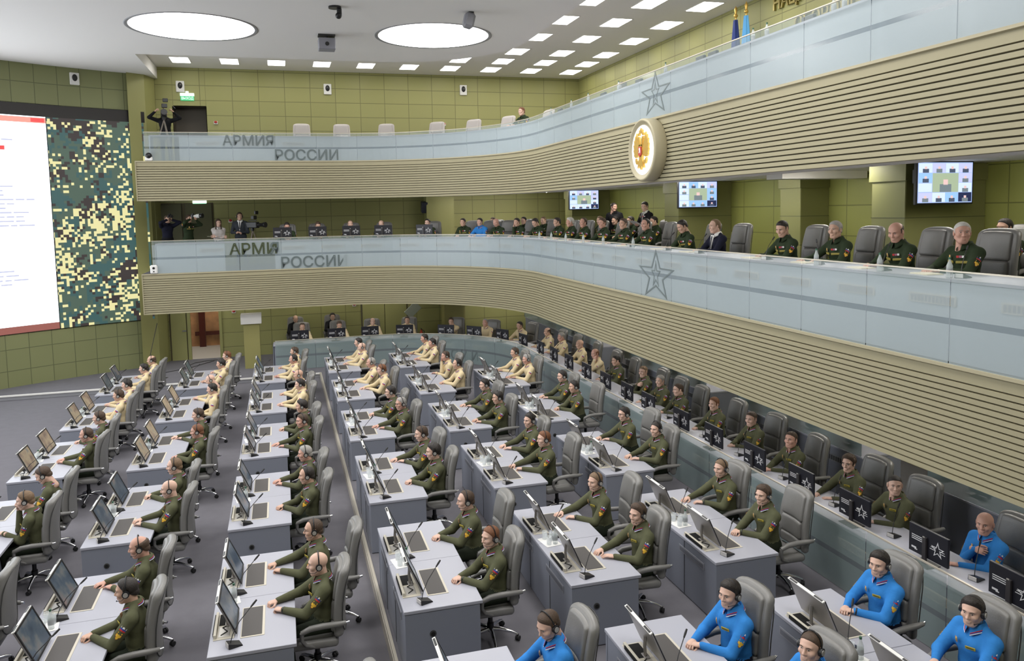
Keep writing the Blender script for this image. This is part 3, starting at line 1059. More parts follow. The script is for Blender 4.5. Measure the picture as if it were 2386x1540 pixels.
SKIN = [mat('skin light', (0.68, 0.44, 0.345), 0.5), mat('skin warm', (0.62, 0.385, 0.285), 0.5), mat('skin ruddy', (0.61, 0.345, 0.265), 0.5)]
HAIRM = {'brown': mat('brown hair', (0.075, 0.045, 0.028), 0.6, noise=0.35, nscale=60, bump=0.6, bscale=150.0), 'dark': mat('dark hair', (0.022, 0.016, 0.013), 0.5, noise=0.35, nscale=60, bump=0.6, bscale=150.0),
         'light': mat('light brown hair', (0.19, 0.12, 0.068), 0.6, noise=0.35, nscale=60, bump=0.6, bscale=150.0), 'grey': mat('grey hair', (0.36, 0.34, 0.32), 0.7, noise=0.25, nscale=60, bump=0.6, bscale=150.0),
         'red': mat('reddish hair', (0.19, 0.075, 0.032), 0.6, noise=0.35, nscale=60, bump=0.6, bscale=150.0), 'white': mat('white hair', (0.62, 0.60, 0.56), 0.7, noise=0.2, nscale=60, bump=0.6, bscale=150.0)}
def cloth(name, rgb):
    return mat(name, rgb, 0.85, noise=0.13, nscale=9.0, bump=0.55, bscale=16.0, spec=0.2)
CL = {'olive': cloth('olive pullover cloth', (0.098, 0.101, 0.056)), 'cream': cloth('cream shirt cloth', (0.71, 0.58, 0.36)), 'blue': cloth('bright blue pullover cloth', (0.035, 0.22, 0.60)),
      'green': cloth('dark green tunic cloth', (0.026, 0.040, 0.019)), 'navy': cloth('navy suit cloth', (0.011, 0.012, 0.026)), 'black': cloth('black cloth', (0.012, 0.012, 0.014)),
      'white': cloth('white blouse cloth', (0.6, 0.56, 0.54)), 'greysuit': cloth('grey suit cloth', (0.04, 0.045, 0.055)), 'olivedark': cloth('dark olive trousers cloth', (0.02, 0.026, 0.016))}

def person(G, label, loc, rz, uni='olive', hair='short', hcol='brown', skin=0, headset=True, fine=2, group=None, glasses=False, watch=False, z=0.0, cat='person'):
    o = ob('person', G.mesh)
    o.location = loc
    o.rotation_euler = (0, 0, rz)
    tag(o, label, cat, group)
    top = CL[{'suit': 'navy', 'tv': 'greysuit', 'naval': 'black'}.get(uni, uni)]
    omat(o, 0, SKIN[skin])
    omat(o, 1, top)
    omat(o, 2, CL[{'olive': 'olivedark', 'cream': 'black', 'blue': 'navy', 'green': 'green', 'suit': 'navy', 'tv': 'greysuit', 'white': 'black'}.get(uni, 'black')])
    if hair != 'bald':
        h = ob('hair', HAIR[hair], o, G.head)
        omat(h, 0, HAIRM[hcol])
    if fine >= 1:
        for sgn in (1, -1):
            ob('eye', EYE, o, G.head @ T(0.0835, sgn * 0.031, 0.009) @ RZ(sgn * 0.3))
            if fine >= 2:
                e = ob('eyebrow', BROW, o, G.head @ T(0.093, sgn * 0.031, 0.0285) @ RZ(sgn * 0.35))
                omat(e, 0, HAIRM[hcol if hcol not in ('white',) else 'grey'])
    if headset:
        ob('headset', HEADSET, o, G.head)
    if glasses:
        ob('spectacles', GLASSES, o, G.head @ T(0.105, 0, 0.008))
    c = ob('collar', COLLAR, o, G.neck)
    omat(c, 0, {'suit': m_paper, 'tv': m_paper, 'naval': m_paper}.get(uni, top))
    if uni in ('suit', 'tv', 'naval'):
        ob('shirt_front', FRONT, o, G.neck @ T(0.112, 0, -0.06) @ Matrix.Rotation(-0.22, 4, 'Y'))
        ob('tie', TIE, o, G.neck @ T(0.112, 0, -0.03) @ Matrix.Rotation(-0.22, 4, 'Y'))
    if fine >= 1:
        if uni in ('olive', 'cream', 'blue'):
            ob('collar_piping', PIPING, o, G.neck)
        sides = (1, -1)
        if uni in ('olive', 'blue', 'green', 'cream'):
            for sgn in sides:
                ob('flag_patch', FLAGP, o, G.arm[sgn] @ T(0, -0.005, 0.007 + 0.045 * (G.bulk - 1)))
                if uni != 'cream' :
                    ob('arms_patch', ARMSP, o, G.arm[sgn] @ T(0, -0.008, 0.007 + 0.045 * (G.bulk - 1)))
        if uni in ('olive', 'blue', 'green', 'naval', 'cream') and fine >= 1:
            for sgn in sides:
                a = Vector(G.neck.translation) + Vector((-0.005, sgn * 0.115, -0.006))
                d = Vector((0.0, sgn * 0.08, -0.035))
                M = frame(a, Vector((1, 0, 0)), Vector((0.0, sgn * 0.36, 0.93)))
                bo = ob('shoulder_board', BOARDG if uni in ('green', 'naval') else BOARD, o, M)
                omat(bo, 0, m_gold if uni == 'naval' else top)
        if uni in ('olive', 'blue', 'cream') and fine >= 2:
            ob('name_tape', TABL, o, G.chest @ T(0.132 * G.bulk + 0.006, 0.075, 0.035) @ RZ(0.42))
            ob('chest_badge', BADGE, o, G.chest @ T(0.132 * G.bulk + 0.006, -0.075, 0.045) @ RZ(-0.42))
        if uni in ('green', 'naval'):
            ob('medal_ribbons', RIBB, o, G.chest @ T(0.138 * G.bulk, 0.075, 0.06) @ RZ(0.42))
            ob('chest_badge', BADGE, o, G.chest @ T(0.136 * G.bulk, -0.075, 0.05) @ RZ(-0.42))
            if uni == 'green':
                for sgn in (1, -1):
                    ob('pocket_trim', POCK, o, G.chest @ T(0.125 * G.bulk, sgn * 0.08, -0.005) @ RZ(sgn * 0.42))
    if watch:
        w = G.wr[1]
        ob('wristwatch', WATCH, o, frame(w - (w - G.el[1]).normalized() * 0.005, Vector((0, 0, 1)).cross(w - G.el[1]), w - G.el[1]))
    return o

# ------------------------------------------------------------------ furniture
def chair_parts():
    K = []
    def bend(p):
        x, y, z = p
        t = (z - 0.50) / 0.74
        x = x - 0.085 * t - 0.05 * math.sin(PI * min(max(t, 0), 1)) * -0.6
        x += 0.045 * (y / 0.28) ** 2
        y *= 1.0 - 0.16 * max(0, t - 0.55) ** 1.2 - 0.05 * max(0, 0.25 - t)
        return (x, y, z - 0.05 * (y / 0.27) ** 4 * (t > 0.6) * (t - 0.6) * 2.5)
    mb = MB(); mb.rbox((0.04, 0, 0.435), (0.50, 0.53, 0.10), 0.045, 4)
    mb.rbox((0.06, 0, 0.475), (0.42, 0.40, 0.05), 0.024, 3)
    K.append(('seat', mb.mesh('seat', m_leather), None))
    mb = MB(); mb.rbox((-0.245, 0, 0.87), (0.10, 0.56, 0.76), 0.048, 4, 0, None, bend, 9)
    K.append(('backrest', mb.mesh('backrest', m_leather), None))
    mb = MB(); mb.rbox((-0.195, 0, 1.045), (0.07, 0.42, 0.34), 0.034, 4, 0, None, bend, 6)
    K.append(('headrest_pad', mb.mesh('headrest_pad', m_leather), 'backrest'))
    mb = MB(); mb.rbox((-0.19, 0, 0.76), (0.075, 0.40, 0.23), 0.036, 4, 0, None, bend, 6)
    mb.rbox((-0.185, 0, 0.585), (0.075, 0.40, 0.14), 0.036, 4, 0, None, bend, 6)
    K.append(('lumbar_pad', mb.mesh('lumbar_pad', m_leather), 'backrest'))
    mb = MB()
    sp = []
    for a in np.linspace(0, 2 * PI, 33):
        c, s_ = math.cos(a), math.sin(a)
        y = 0.272 * math.copysign(abs(c) ** 0.55, c)
        z = 0.87 + 0.362 * math.copysign(abs(s_) ** 0.55, s_)
        b = bend((-0.285, y, z))
        sp.append((b[0] - 0.012, b[1], b[2]))
    mb.tube(sp, 0.006, 5)
    K.append(('backrest_piping', mb.mesh('backrest_piping', m_seam), 'backrest'))
    for sgn in (1, -1):
        mb = MB()
        mb.tube([(-0.29, sgn * 0.285, 0.66), (-0.20, sgn * 0.30, 0.663), (-0.05, sgn * 0.305, 0.665), (0.08, sgn * 0.30, 0.65), (0.17, sgn * 0.295, 0.61)], [0.022, 0.03, 0.032, 0.032, 0.026], 10)
        mb.tube([(0.165, sgn * 0.295, 0.61), (0.17, sgn * 0.29, 0.53), (0.13, sgn * 0.27, 0.46), (0.04, sgn * 0.25, 0.42)], [0.024, 0.022, 0.02, 0.018], 8)
        mb.tube([(-0.29, sgn * 0.285, 0.66), (-0.325, sgn * 0.27, 0.66)], 0.014, 8, 1)
        K.append(('armrest', mb.mesh('armrest', [m_leather, m_chrome]), None))
    mb = MB(); mb.cyl((0.02, 0, 0.25), 0.028, 0.28, 12); mb.box((0.02, 0, 0.375), (0.24, 0.2, 0.03)); mb.cyl((0.02, 0, 0.16), 0.04, 0.1, 12)
    K.append(('gas_column', mb.mesh('gas_column', m_black), None))
    mb = MB()
    cs = []
    for k in range(5):
        a = 2 * PI * k / 5 + 0.3
        c, s_ = math.cos(a), math.sin(a)
        mb.tube([(0.02, 0, 0.135), (0.02 + 0.12 * c, 0.12 * s_, 0.13), (0.02 + 0.24 * c, 0.24 * s_, 0.105), (0.02 + 0.31 * c, 0.31 * s_, 0.075)], [0.028, 0.024, 0.018, 0.014], 8)
        cs.append((0.02 + 0.31 * c, 0.31 * s_, a))
    K.append(('star_base', mb.mesh('star_base', m_chrome), None))
    mb = MB(); mb.cyl((0, 0.014, 0.03), 0.028, 0.02, 12, 0, None, 'y'); mb.cyl((0, -0.014, 0.03), 0.028, 0.02, 12, 0, None, 'y'); mb.box((0, 0, 0.06), (0.02, 0.016, 0.03))
    K.append(('caster', mb.mesh('caster', m_rubber), 'star_base', [T(x, y, 0.002) @ RZ(a + 1.2) for (x, y, a) in cs]))
    return K
CHAIR = chair_parts()
def chair(loc, rz, label, group=None, wheels=True, pale=False):
    t = thing('office_chair', label, 'chair', loc, rz, group)
    got = {}
    for it in CHAIR:
        nm, me, par = it[:3]
        if not wheels and nm == 'caster':
            continue
        for M in (it[3] if len(it) > 3 else [None]):
            o = ob(nm, me, got.get(par, t), M)
            if pale and nm in ('backrest', 'headrest_pad', 'lumbar_pad', 'seat'):
                omat(o, 0, m_leatherL)
            got[nm] = o
    return t

# the double desks of the six rows: local x runs from the screen side to the seats, y along the row
DW, DL, DH = 0.84, 2.31, 0.75
SEATS = (0.66, 1.76)
STATION = (0.59, 1.72)
def desk_parts():
    K = []
    mb = MB()
    mb.box((0.235, DL / 2, 0.36), (0.44, DL - 0.02, 0.70), 0, 0.004)
    mb.box((0.41, 0.025, 0.36), (0.80, 0.035, 0.70), 0, 0.003)
    mb.box((0.41, DL - 0.025, 0.36), (0.80, 0.035, 0.70), 0, 0.003)
    for y in (0.77, 1.54):
        mb.box((0.013, y, 0.36), (0.006, 0.006, 0.68), 1)
    mb.box((0.235, DL / 2, 0.012), (0.42, DL - 0.05, 0.02), 1)
    K.append(('cabinet', mb.mesh('cabinet', [m_desk, m_seam]), None, None))
    mb = MB()
    mb.box((DW / 2, DL / 4 - 0.0015, 0.732), (DW, DL / 2 - 0.003, 0.036), 0, 0.004)
    mb.box((DW / 2, 3 * DL / 4 + 0.0015, 0.732), (DW, DL / 2 - 0.003, 0.036), 0, 0.004)
    K.append(('desktop', mb.mesh('desktop', m_top), None, None))
    mb = MB(); mb.box((0.008, 0, 0.0), (0.235, 0.64, 0.006), 0, 0.002)
    K.append(('pad_frame', mb.mesh('pad_frame', m_cream), None, [T(0.405, s, 0.7525) for s in STATION]))
    mb = MB(); mb.box((0, 0, 0.0), (0.20, 0.60, 0.006), 0, 0.002)
    K.append(('inlay_pad', mb.mesh('inlay_pad', m_pad), None, [T(0.405, s, 0.7555) for s in STATION]))
    mb = MB()
    mb.box((0, 0, 0.001), (0.20, 0.54, 0.008), 0, 0.002)
    mb.box((-0.085, 0, 0.022), (0.028, 0.50, 0.044), 0, 0.004)
    mb.box((-0.103, 0, 0.022), (0.010, 0.40, 0.034), 1, 0.0)
    mb.box((0.0, 0.13, 0.006), (0.12, 0.24, 0.004), 1)
    mb.box((0.0, -0.13, 0.007), (0.11, 0.20, 0.006), 2, 0.002)
    mb.tube([(-0.03, -0.2, 0.012), (0.03, -0.14, 0.016), (-0.02, -0.05, 0.014), (0.05, 0.0, 0.012)], 0.005, 6, 1)
    K.append(('pop_up_tray', mb.mesh('pop_up_tray', [m_cream, m_dark, m_silver]), None, [T(0.135, s - 0.02, 0.752) for s in STATION]))
    mb = MB(); mb.cyl((0, 0, 0), 0.035, 0.012, 16, 0, None, 'y'); mb.cyl((0, -0.006, 0), 0.022, 0.008, 14, 1, None, 'y')
    K.append(('cable_grommet', mb.mesh('cable_grommet', [m_seam, m_dark]), None, [T(0.30, 0.004, 0.47)]))
    mb = MB(); mb.box((0, 0, 0), (0.008, 0.62, 0.085), 0, 0.002); mb.box((-0.003, 0, 0), (0.006, 0.58, 0.05), 1)
    K.append(('vent_slot', mb.mesh('vent_slot', [mat('slot frame', (0.26, 0.265, 0.30), 0.5), mat('slot', (0.15, 0.155, 0.185), 0.6)]), None, [T(0.012, s, 0.57) for s in STATION]))
    return K
DESK = desk_parts()
def inst(parts, root):
    for (nm, me, par, Ms) in parts:
        for M in (Ms or [None]):
            ob(nm, me, root, M)

# slanted pop-up monitor; origin under its foot, screen towards +x, top leaning to -x
def screen_mat(kind):
    m = bpy.data.materials.new('lit screen ' + kind)
    m.use_nodes = True
    nt = m.node_tree
    b = nt.nodes['Principled BSDF']
    b.inputs['Base Color'].default_value = (0.02, 0.02, 0.025, 1)
    b.inputs['Roughness'].default_value = 0.25
    tc = nt.nodes.new('ShaderNodeTexCoord')
    n = nt.nodes.new('ShaderNodeTexNoise')
    n.inputs['Scale'].default_value = 5.0
    n.inputs['Detail'].default_value = 6.0
    oi = nt.nodes.new('ShaderNodeObjectInfo')
    ad = nt.nodes.new('ShaderNodeVectorMath')
    nt.links.new(tc.outputs['Object'], ad.inputs[0])
    sc_ = nt.nodes.new('ShaderNodeVectorMath')
    sc_.operation = 'SCALE'
    sc_.inputs[0].default_value = (7, 3, 5)
    nt.links.new(oi.outputs['Random'], sc_.inputs['Scale'])
    nt.links.new(sc_.outputs['Vector'], ad.inputs[1])
    nt.links.new(ad.outputs['Vector'], n.inputs['Vector'])
    cr = nt.nodes.new('ShaderNodeValToRGB')
    cols = {'map': [(0.3, (0.015, 0.03, 0.05)), (0.48, (0.04, 0.06, 0.08)), (0.58, (0.09, 0.10, 0.10)), (0.75, (0.16, 0.10, 0.09))],
            'sand': [(0.3, (0.10, 0.07, 0.06)), (0.45, (0.22, 0.16, 0.11)), (0.58, (0.30, 0.24, 0.15)), (0.75, (0.12, 0.13, 0.13))]}[kind]
    while len(cr.color_ramp.elements) < len(cols):
        cr.color_ramp.elements.new(0.5)
    for e, (p, c) in zip(cr.color_ramp.elements, cols):
        e.position = p
        e.color = (*c, 1)
    nt.links.new(n.outputs['Fac'], cr.inputs['Fac'])
    nt.links.new(cr.outputs['Color'], b.inputs['Emission Color'])
    b.inputs['Emission Strength'].default_value = 0.8
    return m
m_scrM, m_scrS = screen_mat('map'), screen_mat('sand')
MONT = T(0.0, 0, 0.012) @ Matrix.Rotation(-0.42, 4, 'Y')
mb = MB(); mb.box((0, 0, 0.20), (0.018, 0.54, 0.38), 0, 0.004)
mb.box((-0.004, 0, 0.392), (0.030, 0.54, 0.012), 1, 0.002)
for y in (-0.19, 0.19):
    mb.box((-0.004, y, 0.396), (0.020, 0.12, 0.010), 2, 0.002)
MON_B = mb.mesh('monitor_housing', [m_back, mat('white top edge', (0.75, 0.74, 0.72), 0.4), m_black])
mb = MB()
for (y, z, a, b) in ((0, 0.014, 0.54, 0.024), (0, 0.380, 0.54, 0.022), (-0.259, 0.198, 0.022, 0.38), (0.259, 0.198, 0.022, 0.38)):
    mb.box((0.012, y, z), (0.012, a, b), 0, 0.002)
MON_F = mb.mesh('bezel', m_black)
mb = MB(); mb.box((0.0105, 0, 0.197), (0.004, 0.50, 0.345))
MON_S = mb.mesh('display', m_scrM)
mb = MB(); mb.tube([(-0.09, 0, 0.0), (-0.10, 0, 0.10), (-0.095, 0, 0.20)], [0.016, 0.016, 0.014], 8); mb.box((-0.09, 0, 0.006), (0.05, 0.10, 0.012), 0, 0.003)
MON_T = mb.mesh('support_strut', m_back)
def desk_monitor(loc, label, scr):
    t = thing('desk_monitor', label, 'monitor', loc, 0, 'slanted monitors on the desks')
    h = ob('monitor_housing', MON_B, t, MONT)
    ob('bezel', MON_F, t, MONT)
    d = ob('display', MON_S, t, MONT)
    omat(d, 0, scr)
    ob('support_strut', MON_T, t)
mb = MB()
mb.add([(-0.06, -0.055, 0), (0.075, -0.055, 0), (0.075, 0.055, 0), (-0.06, 0.055, 0), (-0.06, -0.05, 0.05), (0.07, -0.05, 0.012), (0.07, 0.05, 0.012), (-0.06, 0.05, 0.05)],
       [(3, 2, 1, 0), (4, 5, 6, 7), (0, 1, 5, 4), (1, 2, 6, 5), (2, 3, 7, 6), (3, 0, 4, 7)])
mb.box((-0.064, 0, 0.026), (0.008, 0.09, 0.045), 1, 0.002)
MIC_B = mb.mesh('base', [m_black, m_silver])
mb = MB(); mb.tube([(-0.03, 0, 0.04), (0.0, 0.015, 0.11), (0.08, 0.05, 0.20), (0.22, 0.11, 0.285)], 0.0045, 6)
MIC_N = mb.mesh('gooseneck', m_black)
mb = MB(); mb.tube([(0.22, 0.11, 0.285), (0.255, 0.125, 0.305), (0.29, 0.14, 0.325)], [0.008, 0.011, 0.009], 8)
MIC_H = mb.mesh('microphone_head', m_rubber)
def mic(loc, rz, label, grp='gooseneck microphones'):
    t = thing('gooseneck_microphone', label, 'microphone', loc, rz, grp)
    ob('base', MIC_B, t)
    n = ob('gooseneck', MIC_N, t)
    ob('microphone_head', MIC_H, n)
mb = MB(); mb.lathe([(0.0, 0.003), (0.030, 0.003), (0.030, 0.006), (0.034, 0.105), (0.0325, 0.105), (0.028, 0.012), (0.0, 0.012)], 14)
GLASS = mb.mesh('drinking_glass', m_glass)
mb = MB(); mb.lathe([(0.0, 0.0), (0.030, 0.0), (0.032, 0.012), (0.032, 0.13), (0.012, 0.185), (0.012, 0.20)], 14)
BOT_B = mb.mesh('bottle_body', film('water bottle', (0.72, 0.78, 0.78), 0.45, 0.1))
mb = MB(); mb.cyl((0, 0, 0.21), 0.0135, 0.022, 12)
BOT_C = mb.mesh('cap', mat('dark green cap', (0.04, 0.12, 0.07), 0.5))
mb = MB(); mb.lathe([(0.0328, 0.05), (0.0328, 0.105)], 14)
BOT_L = mb.mesh('bottle_label', mat('bottle print', (0.35, 0.37, 0.38), 0.6))
def bottle(loc, label, grp, s=1.0):
    t = thing('water_bottle', label, 'bottle', loc, 0, grp)
    t.scale = (s, s, s)
    ob('bottle_body', BOT_B, t)
    ob('cap', BOT_C, t)
    ob('bottle_label', BOT_L, t)
def glass(loc, label, grp):
    o = ob('drinking_glass', GLASS)
    o.location = loc
    tag(o, label, 'glass', grp)
mb = MB(); mb.box((0, 0, 0.0015), (0.20, 0.28, 0.003))
NAPK = mb.mesh('napkin', m_paper)

# ------------------------------------------------------------------ balustrades, ring of desks, gallery desks
def star_poly(R, r, sx, c=(0, 0)):
    return [(c[0] + sx * (R if k % 2 == 0 else r) * math.sin(PI * k / 5), c[1] + (R if k % 2 == 0 else r) * math.cos(PI * k / 5)) for k in range(10)]
def star_ring(mb, R, sx, w, M, mi=0, d=0.004):
    a, b = star_poly(R, R * 0.40, sx), star_poly(R - w * 2.4, R * 0.40 - w * 1.0, sx)
    vs = [(p[0], p[1], 0) for p in a] + [(p[0], p[1], 0) for p in b] + [(p[0], p[1], d) for p in a] + [(p[0], p[1], d) for p in b]
    fs = []
    for i in range(10):
        j = (i + 1) % 10
        fs += [(20 + i, 20 + j, 30 + j, 30 + i), (i, j, 20 + j, 20 + i), (10 + i, 30 + i, 30 + j, 10 + j)]
    mb.add(vs, fs, mi, False, M)
# wall frame: local x along the line towards the end wall's far side, local y up, local z into the hall
def face(x, y, z, a):
    """Matrix of a sign on the line: a = 0 faces -x, a = pi/2 faces -y."""
    n = Vector((-math.cos(a), -math.sin(a), 0))
    up = Vector((0, 0, 1))
    r = up.cross(n)
    return Matrix(((r.x, up.x, n.x, x), (r.y, up.y, n.y, y), (r.z, up.z, n.z, z), (0, 0, 0, 1)))

def balustrade(X, Y, R, z0, z1, x0, ymin, lab, mats, step=1.22, clear=None):
    t = thing('glass_balustrade', lab, 'glass balustrade')
    L = (Y - R) + R * PI / 2 + (X - R - x0)
    n = int(round((L - ymin) / step))
    s0 = ymin
    H = z1 - z0
    lv = [0.0, 0.43, 0.50, 0.885, 1.0]
    for i in range(n):
        a, b = s0 + (L - s0) * i / n, s0 + (L - s0) * (i + 1) / n
        k = 5 if (Y - R) - step < a < (Y - R) + R * PI / 2 else 1
        P = [pat(X, Y, R, a + 0.006 + (b - a - 0.012) * j / k) for j in range(k + 1)]
        mb = MB()
        fr = [(p[0], p[1]) for p in P]
        bk = [(p[0] + 0.012 * math.cos(p[2]), p[1] + 0.012 * math.sin(p[2])) for p in P]
        c = clear and clear[0] < P[0][0] < clear[1] and P[0][1] > Y - 0.1
        mi = [0, 1, 0, 2] if not c else [3, 1, 3, 3]
        for q in range(4):
            sweep(mb, fr, [(fr, z0 + H * lv[q]), (fr, z0 + H * lv[q + 1])], mi[q])
        sweep(mb, fr, [(fr, z1), (bk, z1)], 4)
        mb.build('glass_panel', mats, t)
    mb = MB()
    P = [pat(X, Y, R, s0 + (L - s0) * i / 120) for i in range(121)]
    fr = [(p[0] - 0.006 * math.cos(p[2]), p[1] - 0.006 * math.sin(p[2])) for p in P]
    bk = [(p[0] + 0.018 * math.cos(p[2]), p[1] + 0.018 * math.sin(p[2])) for p in P]
    sweep(mb, fr, [(fr, z1 + 0.001), (fr, z1 + 0.016), (bk, z1 + 0.016), (bk, z1 + 0.001)], 0)
    mb.build('top_rail', m_rail, t)
    return t

def desk_run(X, Y, R, zf, ztop, x0, ymin, lab, vents, name='curved_desk', gap=None, pm=None):
    t = thing(name, lab, 'desk')
    L = (Y - R) + R * PI / 2 + (X - R - x0)
    P = [pat(X, Y, R, ymin + (L - ymin) * i / 220) for i in range(221)]
    def off(d): return [(p[0] + d * math.cos(p[2]), p[1] + d * math.sin(p[2])) for p in P]
    mb = MB()
    sweep(mb, P, [(off(0.04), ztop - 0.03), (off(0.04), ztop), (off(0.74), ztop), (off(0.74), ztop - 0.03), (off(0.04), ztop - 0.03)], 0)
    mb.build('worktop', m_top, t)
    mb = MB()
    o10, o14 = off(0.10), off(0.14)
    runs, cur = [], []
    for j, p in enumerate(P):
        if gap and gap[0] < p[0] < gap[1] and p[1] > Y - 0.05:
            if len(cur) > 1: runs.append(cur)
            cur = []
        else:
            cur.append(j)
    if len(cur) > 1: runs.append(cur)
    for c in runs:
        A_, B_ = [o10[j] for j in c], [o14[j] for j in c]
        sweep(mb, A_, [(A_, zf), (A_, ztop - 0.03), (B_, ztop - 0.03), (B_, zf)], 0)
    p, q = off(0.1)[-1], off(0.72)[-1]
    mb.box(((p[0] + q[0]) / 2, (p[1] + q[1]) / 2, (zf + ztop) / 2 - 0.02), (0.04, q[1] - p[1], ztop - zf - 0.04))
    mb.build('front_panel', pm or m_desk, t)
    mb = MB()
    mb.box((0, 0, 0), (0.66, 0.11, 0.012), 0, 0.003)
    for k in range(12):
        mb.box((-0.28 + 0.051 * k, 0, 0.005), (0.036, 0.075, 0.006), 1)
    g = mb.mesh('vent_grille', [m_cream, m_greyB])
    for s in vents:
        if s > L - 0.5 or (gap and gap[0] - 0.4 < pat(X, Y, R, s)[0] < gap[1] + 0.4 and pat(X, Y, R, s)[1] > Y - 0.05):
            continue
        x, y, a = pat(X, Y, R, s)
        ob('vent_grille', g, t, face(x + 0.094 * math.cos(a), y + 0.094 * math.sin(a), ztop - 0.24, a))
    return t
m_front = mat('pale blue grey laminate', (0.50, 0.56, 0.61), 0.5)
GM = [m_film, m_filmB, m_filmT, film('bare glass panel', (0.20, 0.225, 0.20), 0.55, 0.15), m_rail]
GMR = [m_filmR, film('clear glass band of the ring', (0.16, 0.19, 0.20), 0.7, 0.15), film('clear top of the ring', (0.33, 0.40, 0.38), 0.5, 0.06), m_filmR, m_rail]
LB = (YB - RB) + RB * PI / 2
LR = (YR - RR) + RR * PI / 2
desk_run(XR, YR, RR, ZP, 0.93, -0.35, -2.0, 'long curved grey desk of the ring around the rows', [3.0 + 1.25 * k for k in range(24)])
balustrade(XR, YR, RR, ZP + 0.01, 1.064, -0.30, -2.0, 'greenish frosted glass screen along the front of the ring desk', GMR)
t = balustrade(XB, YB, RB, ZM, 4.264, -3.7, -2.0, 'frosted glass balustrade of the middle gallery', GM)
desk_run(XB, YB, RB, ZM, 4.185, -3.6, -2.0, 'long curved grey desk of the middle gallery', [2.2 + 1.2 * k for k in range(28)], gap=(-1.53, -0.30), pm=m_front)
def lettering(t, body, x, y, z, a, size, m, wscale=1.0):
    me = text_mesh('etched_lettering', body, size, 0.002, m, True)
    M = face(x, y, z, a) @ Matrix.Scale(wscale, 4, (1, 0, 0))
    me.transform(M)
    ob('etched_lettering', me, t)
lettering(t, 'АРМИ', -1.52, YB - 0.016, 3.795, PI / 2, 0.47, m_etchD, 1.03)
lettering(t, 'Я', -0.335, YB - 0.022, 3.795, PI / 2, 0.47, m_etch, 1.03)
lettering(t, 'РОССИИ', -0.04, YB - 0.022, 3.335, PI / 2, 0.47, m_etch, 1.02)
mb = MB(); star_ring(mb, 0.50, 1.55, 0.035, face(XB - 0.006, 13.45, 3.72, 0)); star_ring(mb, 0.27, 0.75, 0.03, face(XB - 0.006, 13.45, 3.74, 0))
mb.build('etched_star', m_etch, t)
t = balustrade(XB, YB, RB, ZU, 7.476, -3.75, -2.0, 'frosted glass balustrade of the upper gallery', GM)
lettering(t, 'АРМИЯ', -1.56, YB - 0.022, 7.105, PI / 2, 0.42, m_etch, 1.0)
lettering(t, 'РОССИИ', -0.08, YB - 0.022, 6.665, PI / 2, 0.44, m_etch, 1.03)
mb = MB(); star_ring(mb, 0.42, 1.5, 0.028, face(XB - 0.006, 13.45, 7.05, 0)); star_ring(mb, 0.24, 0.7, 0.022, face(XB - 0.006, 13.45, 7.07, 0))
mb.build('etched_star', m_etch, t)
desk_run(XB, YB, RB, ZU, 7.40, -3.6, -2.0, 'long curved grey desk of the upper gallery', [LB + 0.9 + 1.25 * k for k in range(5)], gap=(-4.0, -2.9), pm=m_front)
# lettering on the ring's glass
tr = [o for o in bpy.data.objects if o.name.startswith('glass_balustrade')][0]
for ch, s in zip('РОССИИ', (LR - 1.30, LR - 1.66, LR - 2.06, LR - 2.42, LR - 2.78, LR - 3.18)):
    x, y, a = pat(XR, YR, RR, s)
    lettering(tr, ch, x - 0.008 * math.cos(a), y - 0.008 * math.sin(a), 0.27, a, 0.44, m_etch)

# desks behind the ring
for i, (y0, y1, lab) in enumerate(((3.0, 8.6, 'first stretch from the rows in front'), (9.9, 13.3, 'short stretch between two olive columns'), (14.5, 18.6, 'stretch behind the men in cream shirts'), (20.4, 27.3, 'stretch with four monitors in the far corner'))):
    t = thing('rear_desk', 'grey rear desk with a glass screen behind the ring, ' + lab, 'desk', (0, 0, 0), 0, 'rear desks behind the ring')
    L = y1 - y0
    mb = MB(); mb.box((8.75, (y0 + y1) / 2, 1.12), (0.75, L, 0.03), 0, 0.004); mb.build('worktop', m_top, t)
    mb = MB(); mb.box((8.42, (y0 + y1) / 2, 0.62), (0.05, L, 0.96)); mb.box((8.75, y0 + 0.02, 0.62), (0.7, 0.04, 0.96)); mb.build('front_panel', m_desk, t)
    mb = MB(); mb.box((8.36, (y0 + y1) / 2, 1.245), (0.012, L, 0.20)); mb.build('glass_screen', m_filmR, t)
    mb = MB()
    mb.box((0, 0, 0), (0.012, 0.62, 0.11), 0, 0.003)
    for k in range(11):
        mb.box((-0.005, -0.26 + 0.052 * k, 0), (0.006, 0.036, 0.075), 1)
    g = mb.mesh('vent_grille', [m_greyB, m_seam])
    y = y0 + 0.7
    while y < y1:
        ob('vent_grille', g, t, T(8.39, y, 0.93))
        y += 1.7

